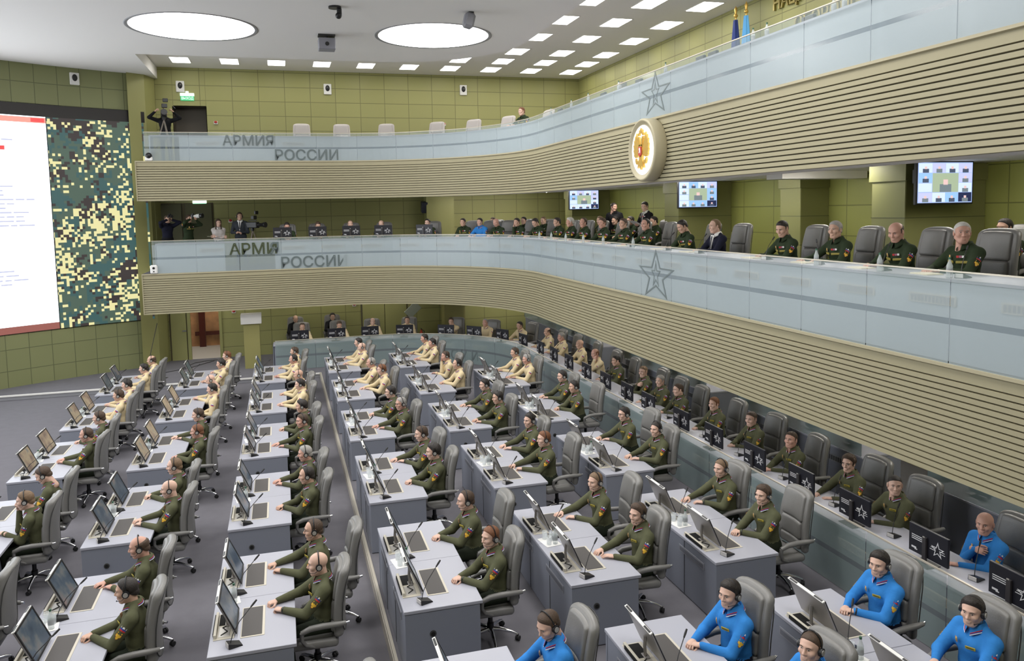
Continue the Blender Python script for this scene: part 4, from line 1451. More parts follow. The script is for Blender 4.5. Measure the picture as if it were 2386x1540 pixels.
# ring monitors: dark backs with a star, print and a post
def ring_mon_meshes():
    mb = MB(); mb.box((0, 0, 0.235), (0.03, 0.56, 0.33), 0, 0.004)
    A = mb.mesh('monitor_housing', mat('near black casing', (0.010, 0.010, 0.016), 0.4))
    mb = MB()
    Ms = Matrix(((0, 0, 1, 0.0155), (1, 0, 0, 0.14), (0, 1, 0, 0.22), (0, 0, 0, 1)))
    star_ring(mb, 0.095, 1.0, 0.010, Ms, 0, 0.002)
    for (dy, dz) in ((-0.06, 0.012), (-0.075, -0.012), (0.06, 0.002), (0.07, -0.022)):
        mb.box((0.017, 0.14 + dy, 0.22 + dz), (0.002, 0.07, 0.006))
    B = mb.mesh('star_print', m_label)
    mb = MB()
    for k in range(3):
        mb.box((0.017, -0.15, 0.275 - 0.022 * k), (0.002, 0.17, 0.008))
    mb.box((0.017, -0.20, 0.13), (0.002, 0.07, 0.02)); mb.box((0.017, -0.17, 0.115), (0.002, 0.04, 0.012))
    Cc = mb.mesh('text_print', m_label)
    mb = MB(); mb.box((0.03, -0.03, 0.16), (0.03, 0.055, 0.30), 0, 0.004); mb.box((0.02, -0.03, 0.005), (0.20, 0.26, 0.012), 0, 0.004); mb.box((0.046, -0.03, 0.315), (0.006, 0.03, 0.012), 1)
    D = mb.mesh('stand', [mat('dark stand', (0.035, 0.032, 0.035), 0.35), m_silver])
    mb = MB(); mb.box((-0.0165, 0, 0.24), (0.003, 0.52, 0.29))
    E_ = mb.mesh('display', m_scrM)
    return A, B, Cc, D, E_
RM = ring_mon_meshes()
def ring_monitor(x, y, a, z, lab, grp, sc_=1.0, name='desk_monitor'):
    # local +x is the back of the monitor and looks into the hall
    t = thing(name, lab, 'monitor', (x, y, z), PI + a, grp)
    t.scale = (sc_, sc_, sc_)
    for nm, me in zip(('monitor_housing', 'star_print', 'text_print', 'stand', 'display'), RM):
        ob(nm, me, t)

# ------------------------------------------------------------------ figures
FIG = {
 'clasp': make_figure(0.12, 0.0, 0.05, ((0.435, 0.045, 0.785), 'hold'), ((0.450, -0.035, 0.785), 'hold'), Ld=(0.75, -0.65, 0.0), Rd=(0.8, 0.6, 0.0)),
 'clasp_t': make_figure(0.10, 0.38, 0.02, ((0.435, 0.045, 0.785), 'hold'), ((0.450, -0.035, 0.785), 'hold'), Ld=(0.75, -0.65, 0.0), Rd=(0.8, 0.6, 0.0), head=2),
 'apart': make_figure(0.10, 0.05, 0.06, ((0.445, 0.10, 0.78), 'relaxed'), ((0.485, -0.12, 0.78), 'relaxed')),
 'apart_t': make_figure(0.08, 0.42, 0.04, ((0.435, 0.12, 0.78), 'flat'), ((0.495, -0.12, 0.78), 'relaxed'), head=2),
 'reach': make_figure(0.16, 0.10, 0.10, ((0.415, 0.05, 0.78), 'flat'), ((0.525, -0.14, 0.78), 'relaxed'), Ld=(0.7, -0.7, 0)),
 'reach_t': make_figure(0.14, 0.34, 0.06, ((0.435, 0.08, 0.78), 'relaxed'), ((0.535, -0.15, 0.78), 'flat'), Ld=(0.8, -0.55, 0)),
 'wide': make_figure(0.06, 0.02, 0.02, ((0.455, 0.08, 0.785), 'fist'), ((0.515, -0.16, 0.785), 'fist'), head=1, bulk=1.10),
 'wide_t': make_figure(0.10, 0.40, 0.05, ((0.425, 0.06, 0.785), 'hold'), ((0.445, -0.05, 0.785), 'hold'), Ld=(0.75, -0.65, 0), Rd=(0.8, 0.6, 0), head=1, bulk=1.14),
 'chin': make_figure(0.24, 0.10, 0.10, ((0.435, 0.06, 0.785), 'relaxed'), ((0.270, -0.05, 1.045), 'fist'), Ld=(0.7, -0.7, 0), Rn=(0.7, -0.6, 0.3), Rd=(-0.1, 0.25, 1.0), elbow=0.25),
 'write': make_figure(0.30, 0.05, 0.42, ((0.475, 0.10, 0.785), 'relaxed'), ((0.515, -0.08, 0.785), 'hold')),
 'write_t': make_figure(0.22, 0.35, 0.36, ((0.475, 0.06, 0.785), 'flat'), ((0.495, -0.10, 0.785), 'hold'), head=1, bulk=1.08, Ld=(0.7, -0.7, 0)),
 'lap': make_figure(0.02, 0.0, 0.10, ((0.26, 0.05, 0.68), 'hold'), ((0.27, -0.05, 0.68), 'hold'), Ld=(0.8, -0.6, 0), Rd=(0.8, 0.6, 0)),
 'chest': make_figure(0.06, 0.45, 0.08, ((0.435, 0.02, 0.785), 'hold'), ((0.215, 0.0, 0.93), 'hold'), Ld=(0.7, -0.7, 0), Rn=(0.9, 0, 0.4), Rd=(-0.1, 0.98, 0.15), head=1, bulk=1.08),
 'cheek': make_figure(0.26, 0.30, 0.16, ((0.220, 0.075, 1.04), 'fist'), ((0.495, -0.06, 0.785), 'relaxed'), Ln=(0.5, 0.8, 0.2), Ld=(-0.1, -0.1, 1.0), elbow=0.25),
 'look_up': make_figure(0.04, 0.42, -0.10, ((0.435, 0.05, 0.785), 'hold'), ((0.455, -0.05, 0.785), 'hold'), Ld=(0.75, -0.65, 0), Rd=(0.8, 0.6, 0), head=1, bulk=1.06),
 'face_cam': make_figure(0.08, 0.95, 0.0, ((0.435, 0.06, 0.785), 'relaxed'), ((0.475, -0.10, 0.785), 'relaxed'), head=1, bulk=1.12),
 'photo': make_figure(0.04, 0.0, 0.05, ((0.21, 0.06, 1.575), 'hold'), ((0.21, -0.075, 1.575), 'hold'), Ln=(0, 0.9, -0.3), Rn=(0, -0.9, 0.3), stand=True, Ld=(0.5, -0.2, 0.8), Rd=(0.5, 0.3, 0.8)),
 'tele': make_figure(0.04, 0.0, 0.0, ((0.33, 0.05, 1.555), 'hold'), ((0.21, -0.075, 1.575), 'hold'), Ln=(0, 0.3, -0.9), Rn=(0, -0.9, 0.3), stand=True, Ld=(0.5, -0.5, 0.6), Rd=(0.5, 0.3, 0.8)),
 'folded': make_figure(0.02, 0.1, 0.08, ((0.19, -0.10, 1.16), 'flat'), ((0.17, 0.12, 1.13), 'fist'), Ln=(1, 0, 0.1), Rn=(1, 0, 0.1), Ld=(0.1, -1, 0.05), Rd=(0.1, 1, 0.05), stand=True, fem=True, skirt=True, bulk=0.9),
 'operator': make_figure(0.02, 0.35, 0.02, ((0.24, 0.03, 1.08), 'hold'), ((0.25, -0.05, 1.06), 'hold'), Ld=(0.5, -0.8, 0.2), Rd=(0.5, 0.8, 0.2), stand=True),
 'raised': make_figure(0.02, 0.0, 0.0, ((0.22, 0.26, 1.62), 'hold'), ((0.22, -0.26, 1.62), 'hold'), Ln=(0, 0.8, 0.2), Rn=(0, -0.8, 0.2), Ld=(0.6, -0.5, 0.6), Rd=(0.6, 0.5, 0.6), stand=True),
 'reader': make_figure(0.04, 0.3, 0.25, ((0.26, 0.03, 1.14), 'hold'), ((0.26, -0.08, 1.12), 'hold'), Ld=(0.6, -0.7, 0.2), Rd=(0.6, 0.7, 0.2), stand=True),
 'stand_by': make_figure(0.02, 1.1, 0.1, ((0.05, 0.24, 0.82), 'relaxed'), ((0.05, -0.24, 0.82), 'relaxed'), Ln=(0, 1, 0), Rn=(0, -1, 0), stand=True),
}

# ------------------------------------------------------------------ the six rows of double desks
ROWX = {'A': -4.438, 'B': -2.658, 'C': -0.856, 'D': 1.055, 'E': 2.89, 'F': 4.67}
ROWN = {'A': 'first', 'B': 'second', 'C': 'third', 'D': 'fourth', 'E': 'fifth', 'F': 'sixth'}
Y0, PY = 7.876, 3.237
DESKN = {-1: 'sixth', 0: 'fifth', 1: 'fourth', 2: 'third', 3: 'second', 4: 'first'}
# per desk: (near seat, far seat) = (head x, head y, figure, uniform, hair, colour, skin, extras)
o_, c_, b_ = 'olive', 'cream', 'blue'
ROWS = {
 ('A', 0): (None, None),
 ('A', 1): ((-3.48, 11.95, 'chin', o_, 'short', 'light', 0, ''), (-3.55, 13.1, 'write', o_, 'short', 'brown', 0, '')),
 ('A', 2): ((-3.42, 15.24, 'apart', o_, 'receding', 'brown', 2, ''), (-3.46, 16.48, 'clasp', o_, 'short', 'brown', 0, '')),
 ('A', 3): ((-3.47, 18.45, 'clasp', c_, 'short', 'brown', 1, ''), (-3.57, 19.55, 'apart', c_, 'short', 'dark', 0, '')),
 ('A', 4): ((-3.43, 21.51, 'apart', c_, 'short', 'dark', 0, ''), (-3.42, 22.70, 'clasp', c_, 'fringe', 'brown', 1, '')),
 ('B', 0): ((-1.66, 8.62, 'clasp', o_, 'short', 'dark', 1, ''), (-1.72, 9.75, 'reach', o_, 'fringe', 'brown', 2, '')),
 ('B', 1): ((-1.64, 11.74, 'apart', o_, 'bald', 'brown', 0, 'w'), (-1.70, 12.82, 'clasp', o_, 'receding', 'light', 0, '')),
 ('B', 2): ((-1.56, 14.80, 'clasp', o_, 'crop', 'red', 2, ''), (-1.66, 16.06, 'reach', o_, 'short', 'brown', 0, 'w')),
 ('B', 3): ((-1.58, 18.35, 'lap', c_, 'short', 'dark', 0, ''), (-1.70, 19.5, 'write', c_, 'bald', 'brown', 0, '')),
 ('B', 4): ((-1.60, 21.44, 'apart', c_, 'short', 'dark', 1, ''), (-1.50, 22.65, 'clasp', c_, 'short', 'red', 0, '')),
 ('C', -1): (None, (0.26, 6.35, 'apart', o_, 'short', 'brown', 1, '')),
 ('C', 0): ((0.24, 8.62, 'wide', o_, 'bald', 'brown', 0, 'w'), (0.23, 9.60, 'wide', o_, 'receding', 'brown', 1, 'g')),
 ('C', 1): ((0.22, 11.70, 'clasp', o_, 'receding', 'dark', 1, 'w'), (0.23, 12.80, 'apart', o_, 'short', 'grey', 2, '')),
 ('C', 2): ((0.24, 14.90, 'reach_t', o_, 'short', 'brown', 2, ''), (0.26, 16.05, 'clasp', o_, 'full', 'dark', 1, '')),
 ('C', 3): ((0.28, 18.15, 'apart', c_, 'short', 'dark', 0, ''), (0.32, 19.25, 'clasp', c_, 'bald', 'brown', 1, '')),
 ('C', 4): ((0.19, 21.40, 'apart', c_, 'receding', 'dark', 2, ''), (0.24, 22.62, 'clasp', c_, 'short', 'brown', 1, '')),
 ('D', -1): (None, (2.16, 6.40, 'write_t', b_, 'short', 'brown', 0, '')),
 ('D', 0): ((2.12, 8.38, 'clasp_t', o_, 'crop', 'red', 0, 'w'), (2.11, 9.58, 'clasp', o_, 'receding', 'brown', 0, '')),
 ('D', 1): ((2.10, 11.75, 'clasp', o_, 'full', 'dark', 0, ''), (2.10, 12.80, 'reach', o_, 'short', 'brown', 0, 'w')),
 ('D', 2): ((2.08, 14.98, 'reach_t', o_, 'crop', 'grey', 2, 'g'), (2.02, 16.04, 'clasp', o_, 'short', 'dark', 0, 'g')),
 ('D', 3): ((2.14, 18.45, 'reach', c_, 'short', 'red', 0, ''), (1.98, 19.40, 'clasp', c_, 'receding', 'grey', 2, '')),
 ('D', 4): ((2.00, 21.75, 'apart', c_, 'bald', 'brown', 0, ''), (1.92, 22.62, 'clasp', c_, 'short', 'dark', 0, '')),
 ('E', -1): ((4.12, 5.36, 'look_up', b_, 'crop', 'brown', 0, ''), (3.93, 6.38, 'wide_t', b_, 'full', 'dark', 0, '')),
 ('E', 0): ((3.96, 8.46, 'apart_t', o_, 'full', 'brown', 0, ''), (3.92, 9.69, 'reach_t', o_, 'crop', 'light', 0, 'w')),
 ('E', 1): ((3.90, 11.80, 'wide', o_, 'short', 'red', 0, ''), (4.02, 12.95, 'apart_t', o_, 'short', 'dark', 0, '')),
 ('E', 2): ((3.95, 14.78, 'apart', o_, 'short', 'dark', 1, ''), (4.00, 16.02, 'reach', o_, 'short', 'dark', 0, '')),
 ('E', 3): ((3.94, 18.45, 'clasp', c_, 'receding', 'dark', 1, ''), (3.90, 19.65, 'chin', c_, 'crop', 'brown', 2, '')),
 ('E', 4): ((3.94, 21.70, 'apart', c_, 'short', 'dark', 2, ''), (3.88, 22.60, 'reach', c_, 'short', 'dark', 2, '')),
 ('F', -1): ((5.80, 5.42, 'wide_t', b_, 'full', 'dark', 0, ''), (5.70, 6.46, 'wide_t', b_, 'full', 'dark', 0, 'w')),
 ('F', 0): ((5.72, 8.52, 'clasp_t', o_, 'full', 'brown', 0, 'w'), (5.78, 9.62, 'reach_t', o_, 'crop', 'light', 0, 'w')),
 ('F', 1): ((5.84, 11.70, 'apart_t', o_, 'crop', 'dark', 0, ''), (5.74, 12.80, 'reach', o_, 'short', 'dark', 0, 'g')),
 ('F', 2): ((5.68, 15.15, 'clasp', o_, 'short', 'dark', 1, 'w'), (5.80, 16.20, 'apart', o_, 'short', 'dark', 0, '')),
 ('F', 3): ((5.67, 18.40, 'reach', c_, 'short', 'grey', 2, ''), (5.66, 19.40, 'apart', c_, 'short', 'brown', 1, '')),
}
HAIRW = {('short', 'dark'): 'dark-haired', ('short', 'brown'): 'brown-haired', ('short', 'light'): 'fair-haired', ('short', 'red'): 'auburn-haired', ('short', 'grey'): 'grey-haired', ('full', 'dark'): 'thick-dark-haired',
         ('full', 'brown'): 'thick-brown-haired', ('crop', 'red'): 'close-cropped', ('crop', 'light'): 'fair close-cropped', ('crop', 'brown'): 'brown-cropped', ('crop', 'dark'): 'dark-cropped', ('crop', 'grey'): 'grey-cropped',
         ('receding', 'brown'): 'balding brown-haired', ('receding', 'dark'): 'balding dark-haired', ('receding', 'light'): 'balding fair-haired', ('receding', 'grey'): 'balding grey-haired', ('short', 'white'): 'white-haired'}
def hairword(h, c):
    return 'bald' if h == 'bald' else 'bald-crowned' if h == 'fringe' else HAIRW[(h, c)]
def place_figure(G, hx, hy, rz):
    """Where a figure must sit so that its head is at (hx, hy)."""
    h = G.head.translation
    c, s = math.cos(rz), math.sin(rz)
    return hx - (c * h.x - s * h.y), hy - (s * h.x + c * h.y)
UNW = {'olive': 'in olive', 'cream': 'in cream', 'blue': 'in bright blue'}
rnd = random.Random(3)
for (r, i), seats in ROWS.items():
    zf = 0.0 if r in 'ABC' else ZP
    x0, y0 = ROWX[r], Y0 + PY * i
    where = '%s desk from end wall, %s row from video wall' % (DESKN[i], ROWN[r])
    if (r, i) != ('C', -1):
        d = thing('double_desk', 'grey two-seat desk, ' + where, 'desk', (x0, y0, zf), 0, 'two-seat desks in six rows')
        inst(DESK, d)
        zt = zf + 0.751
        for k in range(2):
            sl = ('camera-side', 'end-wall-side')[k]
            desk_monitor((x0 + 0.25, y0 + STATION[k], zt + 0.008), 'slanted monitor, %s seat, %s' % (sl, where), m_scrS if (r == 'A' and i in (2, 3)) or (r == 'B' and i in (2, 3)) else m_scrM)
            mic((x0 + 0.24, y0 + STATION[k] - 0.44, zt), 0.35, 'black microphone, %s seat, %s' % (sl, where))
        nk = ob('napkin', NAPK)
        nk.location = (x0 + 0.15, y0 + 1.17, zt)
        nk.rotation_euler = (0, 0, 0.15)
        tag(nk, 'white napkin under glasses, ' + where, 'napkin', 'napkins on the desks')
        for (gx_, gy_) in ((0.12, 1.09), (0.19, 1.20), (0.12, 1.26)):
            glass((x0 + gx_, y0 + gy_, zt + 0.0035), 'clear drinking glass on napkin, ' + where, 'glasses on the desks')
        bottle((x0 + 0.20, y0 + 1.09, zt + 0.0035), 'water bottle on napkin, ' + where, 'bottles on the desks', 0.95)
    for k in range(2):
        p = seats[k]
        sl = ('camera-side', 'end-wall-side')[k]
        ys = y0 + SEATS[k]
        if p is None and i < 0:
            continue
        if p is None:
            chair((x0 + 1.14, ys, zf), PI, 'grey leather chair, %s seat, %s' % (sl, where), 'chairs along the rows')
            continue
        G = FIG[p[2]]
        px, py = place_figure(G, p[0], p[1], PI)
        px = min(max(px, x0 + 1.05), x0 + 1.24)
        py = min(max(py, ys - 0.38), ys + 0.42)
        fine = 2 if i <= 2 else 1
        person(G, '%s man %s, %s seat, %s' % (hairword(p[4], p[5]), UNW[p[3]], sl, where), (px, py, zf), PI, p[3], p[4], p[5], p[6], True, fine, 'headset wearers at the desks', 'g' in p[7], 'w' in p[7])
        chair((px - 0.10 + (0.24 if (r, i, k) in (('F', 0, 0), ('F', 2, 0), ('E', 1, 0), ('F', 1, 1), ('D', 0, 1), ('E', 0, 1), ('C', 0, 1)) else 0.0), py + rnd.uniform(-0.03, 0.03), zf), PI + rnd.uniform(-0.08, 0.08), 'grey leather chair, %s seat, %s' % (sl, where), 'chairs along the rows')

# ------------------------------------------------------------------ the ring: people, chairs, monitors
RZF = 0.16
ring = [  # (x, y, angle, figure, uniform, hair, colour, skin, text)
 (0.56, 26.50, 90, 'write', c_, 'receding', 'brown', 1, 'man in cream bent behind the first ring monitor from the video wall'),
 (1.74, 26.50, 90, 'write', c_, 'short', 'brown', 1, 'man in cream bent behind the second ring monitor from the video wall'),
 (2.84, 26.60, 90, 'apart', c_, 'fringe', 'brown', 0, 'balding man in cream behind the third ring monitor from the video wall'),
 (3.98, 26.50, 76, 'apart', c_, 'short', 'brown', 1, 'brown-haired man in cream behind the fourth ring monitor from the video wall'),
 (5.32, 25.70, 57, 'cheek', c_, 'short', 'brown', 1, 'man in cream leaning his cheek on a hand, where the ring starts to bend'),
 (6.26, 24.80, 42, 'apart', c_, 'receding', 'grey', 2, 'flushed man in cream at the middle of the bend of the ring'),
 (7.12, 23.80, 24, 'reach', c_, 'short', 'dark', 1, 'dark-haired man in cream, last on the bend of the ring'),
 (7.50, 22.20, 4, 'apart', c_, 'fringe', 'brown', 1, 'bald-crowned man in cream, first on the straight side of the ring'),
 (7.56, 21.15, 0, 'apart', c_, 'short', 'grey', 2, 'grey-haired man in cream, second on the straight side of the ring'),
 (7.60, 19.80, 0, 'clasp', c_, 'bald', 'brown', 1, 'shaven-headed man in cream, third on the straight side of the ring'),
 (7.48, 18.42, 0, 'cheek', c_, 'fringe', 'red', 2, 'bald-crowned man in cream with hand at mouth, next to first olive man'),
 (7.56, 17.30, 0, 'apart', o_, 'short', 'dark', 1, 'dark-haired man in olive next to the last cream shirt of the ring'),
 (7.60, 15.90, 0, 'chest', o_, 'short', 'light', 0, 'fair-haired man in olive, second olive one on the ring'),
 (7.52, 14.92, 0, 'apart_t', o_, 'crop', 'grey', 0, 'grey-cropped man in olive, third olive one on the ring'),
 (7.48, 14.06, 0, 'clasp', o_, 'crop', 'brown', 0, 'short-haired man in olive turned to the video wall, fourth on the ring'),
 (7.54, 12.80, 0, 'clasp_t', o_, 'short', 'red', 0, 'auburn-haired man in olive with fair neighbour toward the end wall'),
 (7.58, 11.65, 0, 'wide_t', o_, 'short', 'brown', 0, 'brown-haired man in olive reaching out, sixth olive one on the ring'),
 (7.46, 10.38, 0, 'look_up', o_, 'short', 'brown', 2, 'broad man in olive looking up with clasped hands on the ring'),
 (7.52, 9.15, 0, 'apart_t', o_, 'full', 'brown', 0, 'young man in olive with glasses looking up from the ring'),
 (7.47, 8.22, 0, 'face_cam', o_, 'crop', 'dark', 0, 'heavy dark-cropped man in olive on the ring, facing the camera'),
 (7.50, 6.88, 0, 'chest', b_, 'bald', 'brown', 2, 'bald man in bright blue on the ring, hand at his chest'),
 (7.48, 5.35, 0, 'apart_t', b_, 'short', 'dark', 0, 'man in bright blue at the last ring monitor from the end wall'),
]
def behind(x, y, rz, d):
    return x - d * math.cos(rz), y - d * math.sin(rz)
for n, (x, y, a, fg, un, h, hc, sk, lab) in enumerate(ring):
    rz = PI + math.radians(a)
    G = FIG[fg]
    px, py = place_figure(G, x, y, rz)
    person(G, lab, (px, py, RZF), rz, un, h, hc, sk, False, 2 if y < 18 else 1, 'people at the ring of desks', 'glasses' in lab)
    cx, cy = behind(px, py, rz, 0.14)
    chair((cx, cy, RZF), rz + rnd.uniform(-0.1, 0.1), 'grey leather chair of the ' + lab.split(',')[0].split(' leaning')[0].split(' looking')[0], 'chairs at the ring of desks')
mons = [(0.46, 25.70, 90), (1.60, 25.70, 90), (2.66, 25.70, 90), (3.74, 25.58, 75), (4.97, 25.05, 57), (5.72, 24.38, 42), (6.37, 23.42, 26), (6.68, 22.3, 8), (6.745, 20.9, 0), (6.745, 19.75, 0), (6.745, 18.6, 0), (6.745, 17.4, 0), (6.745, 16.25, 0), (6.745, 15.1, 0),
        (6.745, 14.1, 0), (6.745, 12.75, 0), (6.745, 11.62, 0), (6.745, 10.42, 0), (6.745, 9.28, 0), (6.745, 8.2, 0), (6.745, 7.0, 0), (6.745, 5.92, 0)]
ordw = ordn + ['thirteenth', 'fourteenth', 'fifteenth', 'sixteenth', 'seventeenth', 'eighteenth', 'nineteenth', 'twentieth', 'twenty-first', 'twenty-second']
for n, (x, y, a) in enumerate(mons):
    ring_monitor(x + 0.10 * math.cos(math.radians(a)), y + 0.10 * math.sin(math.radians(a)), math.radians(a), 0.932, 'dark star-printed monitor on the ring, %s from the video wall end' % ordw[n], 'monitors along the ring')
    if n >= 8:
        mic((x + 0.30, y - 0.45, 0.932), 0.2, 'black microphone beside the %s ring monitor from the video wall end' % ordw[n], 'microphones along the ring')
for n, (x, y, a, hc, lab) in enumerate(((0.38, 27.95, 90, 'fringe', 'bald-crowned man in black seated behind the ring, video wall side'), (1.62, 28.0, 90, 'full', 'dark-haired man in black seated behind the ring before the olive doors'))):
    G = FIG['apart']
    rz = PI + math.radians(a)
    px, py = place_figure(G, x, y, rz)
    person(G, lab, (px, py, ZP + 0.08), rz, 'black', hc, 'dark', 1, False, 1, 'people behind the ring')
    cx, cy = behind(px, py, rz, -0.06)
    chair((cx, cy, ZP + 0.08), rz, 'grey chair of the ' + lab.split(' seated')[0] + ' behind the ring', 'chairs behind the ring')
for n, (x, y) in enumerate(((8.62, 26.4), (8.62, 25.2), (8.62, 24.1), (8.62, 22.9))):
    ring_monitor(x, y, 0.1, 1.137, 'black monitor on the rear desk of the far corner, %s from the end wall' % ordn[n], 'monitors on the rear desks', 0.9)
n = 0
for y in (17.6, 16.4, 15.2, 12.6, 11.4, 10.4, 8.0, 6.9, 5.8):
    ring_monitor(8.62, y, 0.0, 1.137, 'black monitor half hidden on the rear desk behind the ring, %s from the end wall' % ordn[n], 'half hidden monitors on the rear desks', 0.62)
    n += 1

# ------------------------------------------------------------------ middle gallery
MZF = 3.425
mid = [
 (7.55, 7.36, 0, 'face_cam', 'green', 'short', 'white', 2, 'white-haired officer in dark green, first on the gallery from the camera'),
 (7.55, 8.39, 0, 'write_t', 'green', 'fringe', 'brown', 2, 'bald-crowned officer in dark green reading papers on the gallery'),
 (7.55, 9.55, 0, 'reach_t', 'green', 'short', 'grey', 1, 'grey-haired officer in dark green in profile by a microphone on the gallery'),
 (7.55, 10.79, 0, 'write_t', 'green', 'short', 'dark', 1, 'dark-haired officer in dark green looking down, gap between him and the navy suit'),
 (7.55, 12.81, 0, 'clasp', 'suit', 'receding', 'light', 0, 'balding fair-haired man in navy suit, white shirt and tie on the gallery'),
 (7.55, 14.02, 0, 'write', 'green', 'short', 'dark', 1, 'dark-haired officer in dark green beside the man in the navy suit'),
 (7.55, 15.65, 0, 'reach_t', 'green', 'receding', 'dark', 2, 'balding officer in dark green, first after the man next to the suit'),
 (7.55, 16.81, 0, 'apart_t', 'green', 'short', 'brown', 1, 'brown-haired officer in dark green, second after the man next to the suit'),
 (7.55, 18.04, 0, 'apart_t', 'green', 'short', 'brown', 2, 'flushed officer in dark green, third after the man next to the suit'),
 (7.55, 19.31, 0, 'clasp_t', 'green', 'receding', 'brown', 2, 'balding officer in dark green, fourth after the man next to the suit'),
 (7.55, 20.30, 0, 'apart', 'green', 'full', 'white', 2, 'officer with white hair in dark green, fifth after the man next to the suit'),
 (7.50, 21.21, 8, 'clasp', 'green', 'short', 'dark', 1, 'officer in dark green, sixth after the man next to the suit'),
 (7.24, 22.39, 19, 'write', 'green', 'short', 'dark', 1, 'officer in dark green, seventh after the man next to the suit'),
 (6.91, 23.19, 26, 'chin', 'green', 'short', 'dark', 1, 'officer in dark green with his hand at his mouth on the bend'),
 (6.46, 23.94, 35, 'write', 'green', 'bald', 'brown', 2, 'bald officer in dark green on the bend of the gallery'),
 (6.09, 24.55, 39, 'apart', 'blue', 'short', 'dark', 0, 'man in bright blue on the bend of the middle gallery'),
 (5.62, 24.89, 46, 'clasp', 'green', 'short', 'dark', 1, 'officer in dark green next to the light blue shirt, bend of the gallery'),
 (0.22, 26.60, 90, 'write', 'green', 'short', 'dark', 2, 'man bent behind the first gallery monitor from the video wall'),
 (1.19, 26.60, 90, 'write', 'green', 'short', 'brown', 1, 'man bent behind the second gallery monitor from the video wall'),
 (2.22, 26.54, 84, 'apart', 'green', 'receding', 'light', 0, 'fair man behind the third gallery monitor from the video wall'),
 (3.20, 26.33, 73, 'write', 'green', 'fringe', 'light', 0, 'bald-crowned man behind the fourth gallery monitor from the video wall'),
 (4.62, 25.69, 57, 'apart', 'green', 'short', 'dark', 0, 'dark-haired man behind the fifth gallery monitor from the video wall'),
]
for n, (x, y, a, fg, un, h, hc, sk, lab) in enumerate(mid):
    rz = PI + math.radians(a)
    G = FIG[fg]
    px, py = place_figure(G, x, y, rz)
    person(G, lab, (px, py, MZF), rz, un, h, hc, sk, False, 2 if y < 17 else 1, 'people seated on the middle gallery')
    cx, cy = behind(px, py, rz, 0.20)
    chair((cx, cy, MZF), rz + rnd.uniform(-0.12, 0.12), 'grey leather chair of the ' + lab.split(',')[0].split(' reading')[0].split(' looking')[0], 'chairs on the middle gallery', False)
row2 = [(9.30, 8.38, 0, 'apart', 'green', 'short', 'dark', 1, 'second-row man half hidden behind a chair, behind the white-haired officer'),
        (9.14, 22.02, 12, 'apart', 'green', 'short', 'light', 0, 'fair second-row man at the bend of the gallery'), (9.25, 21.15, 6, 'apart', 'green', 'short', 'dark', 1, 'second-row man under the standing man seen from behind'),
        (9.30, 20.22, 0, 'apart', 'green', 'short', 'dark', 1, 'second-row man beside the standing naval officer'), (9.30, 18.80, 0, 'apart', 'green', 'short', 'dark', 1, 'second-row man, camera side of the standing naval officer'),
        (7.76, 25.24, 37, 'apart', 'green', 'short', 'dark', 0, 'dark second-row man behind the bend of the gallery'), (8.20, 24.50, 30, 'apart', 'green', 'crop', 'light', 0, 'fair second-row man behind the bend of the gallery'),
        (6.95, 26.15, 46, 'apart', 'blue', 'short', 'brown', 0, 'second-row man in bright blue behind the bald officer')]
for (x, y, a, fg, un, h, hc, sk, lab) in row2:
    rz = PI + math.radians(a)
    px, py = place_figure(FIG[fg], x, y, rz)
    person(FIG[fg], lab, (px, py, MZF), rz, un, h, hc, sk, False, 1, 'second row on the middle gallery')
    cx, cy = behind(px, py, rz, -0.04)
    chair((cx, cy, MZF), rz, 'grey chair of the ' + lab.split(',')[0], 'second-row chairs on the middle gallery', False)
for n, (x, y, a) in enumerate(((0.07, 25.95, 90), (1.14, 25.95, 90), (2.19, 25.93, 84), (3.18, 25.72, 73), (4.41, 25.12, 57))):
    ar = math.radians(a)
    ring_monitor(x, y, ar, 4.187, 'dark star-printed monitor on the middle gallery, %s from the video wall' % ordn[n], 'monitors on the middle gallery')
person(FIG['reader'], 'standing naval officer in black with gold boards, reading a paper', (9.35, 19.3, MZF), PI + 0.2, 'naval', 'short', 'dark', 0, False, 1, 'people standing on the middle gallery')
pp = MB(); pp.box((0, 0, 0), (0.22, 0.30, 0.003)); pp = ob('paper_sheet', pp.mesh('paper_sheet', m_paper)); pp.location = (8.98, 19.25, MZF + 1.17); pp.rotation_euler = (0, 0.5, 0.2)
tag(pp, 'white paper in the hands of the standing naval officer', 'paper')
person(FIG['stand_by'], 'standing man in black seen from behind by the wall television', (9.3, 21.3, MZF), PI + 0.8, 'black', 'crop', 'dark', 2, False, 1, 'people standing on the middle gallery')
# on the gallery desk: papers, bottles, microphones
k = 0
for y in (7.3, 8.35, 9.5, 10.75, 12.75, 13.95, 15.6, 16.8, 18.0, 19.3, 20.2):
    mb = MB(); mb.box((0, 0, 0.004), (0.21, 0.30, 0.008)); mb.box((0.01, 0.02, 0.011), (0.20, 0.28, 0.004))
    p = ob('paper_stack', mb.mesh('paper_stack', mat('cream paper', (0.74, 0.68, 0.52), 0.8)))
    p.location = (6.98, y - 0.02, 4.186)
    p.rotation_euler = (0, 0, rnd.uniform(-0.2, 0.2))
    tag(p, 'cream papers on the gallery desk, %s stack from the camera' % ordn[k], 'papers', 'papers on the gallery desk')
    k += 1
for n, y in enumerate((6.82, 7.85, 9.02, 14.75, 16.3, 17.5, 18.7, 19.8, 20.8)):
    bottle((6.84, y, 4.186), 'water bottle on the gallery desk, %s from the camera' % ordn[n], 'bottles on the gallery desk')
for n, y in enumerate((6.75, 7.9, 9.1, 10.3, 12.3, 13.5, 15.1)):
    mic((6.95, y, 4.186), 0.2 if n != 2 else 0.6, 'black microphone on the gallery desk, %s from the camera' % ordn[n], 'microphones on the gallery desk')
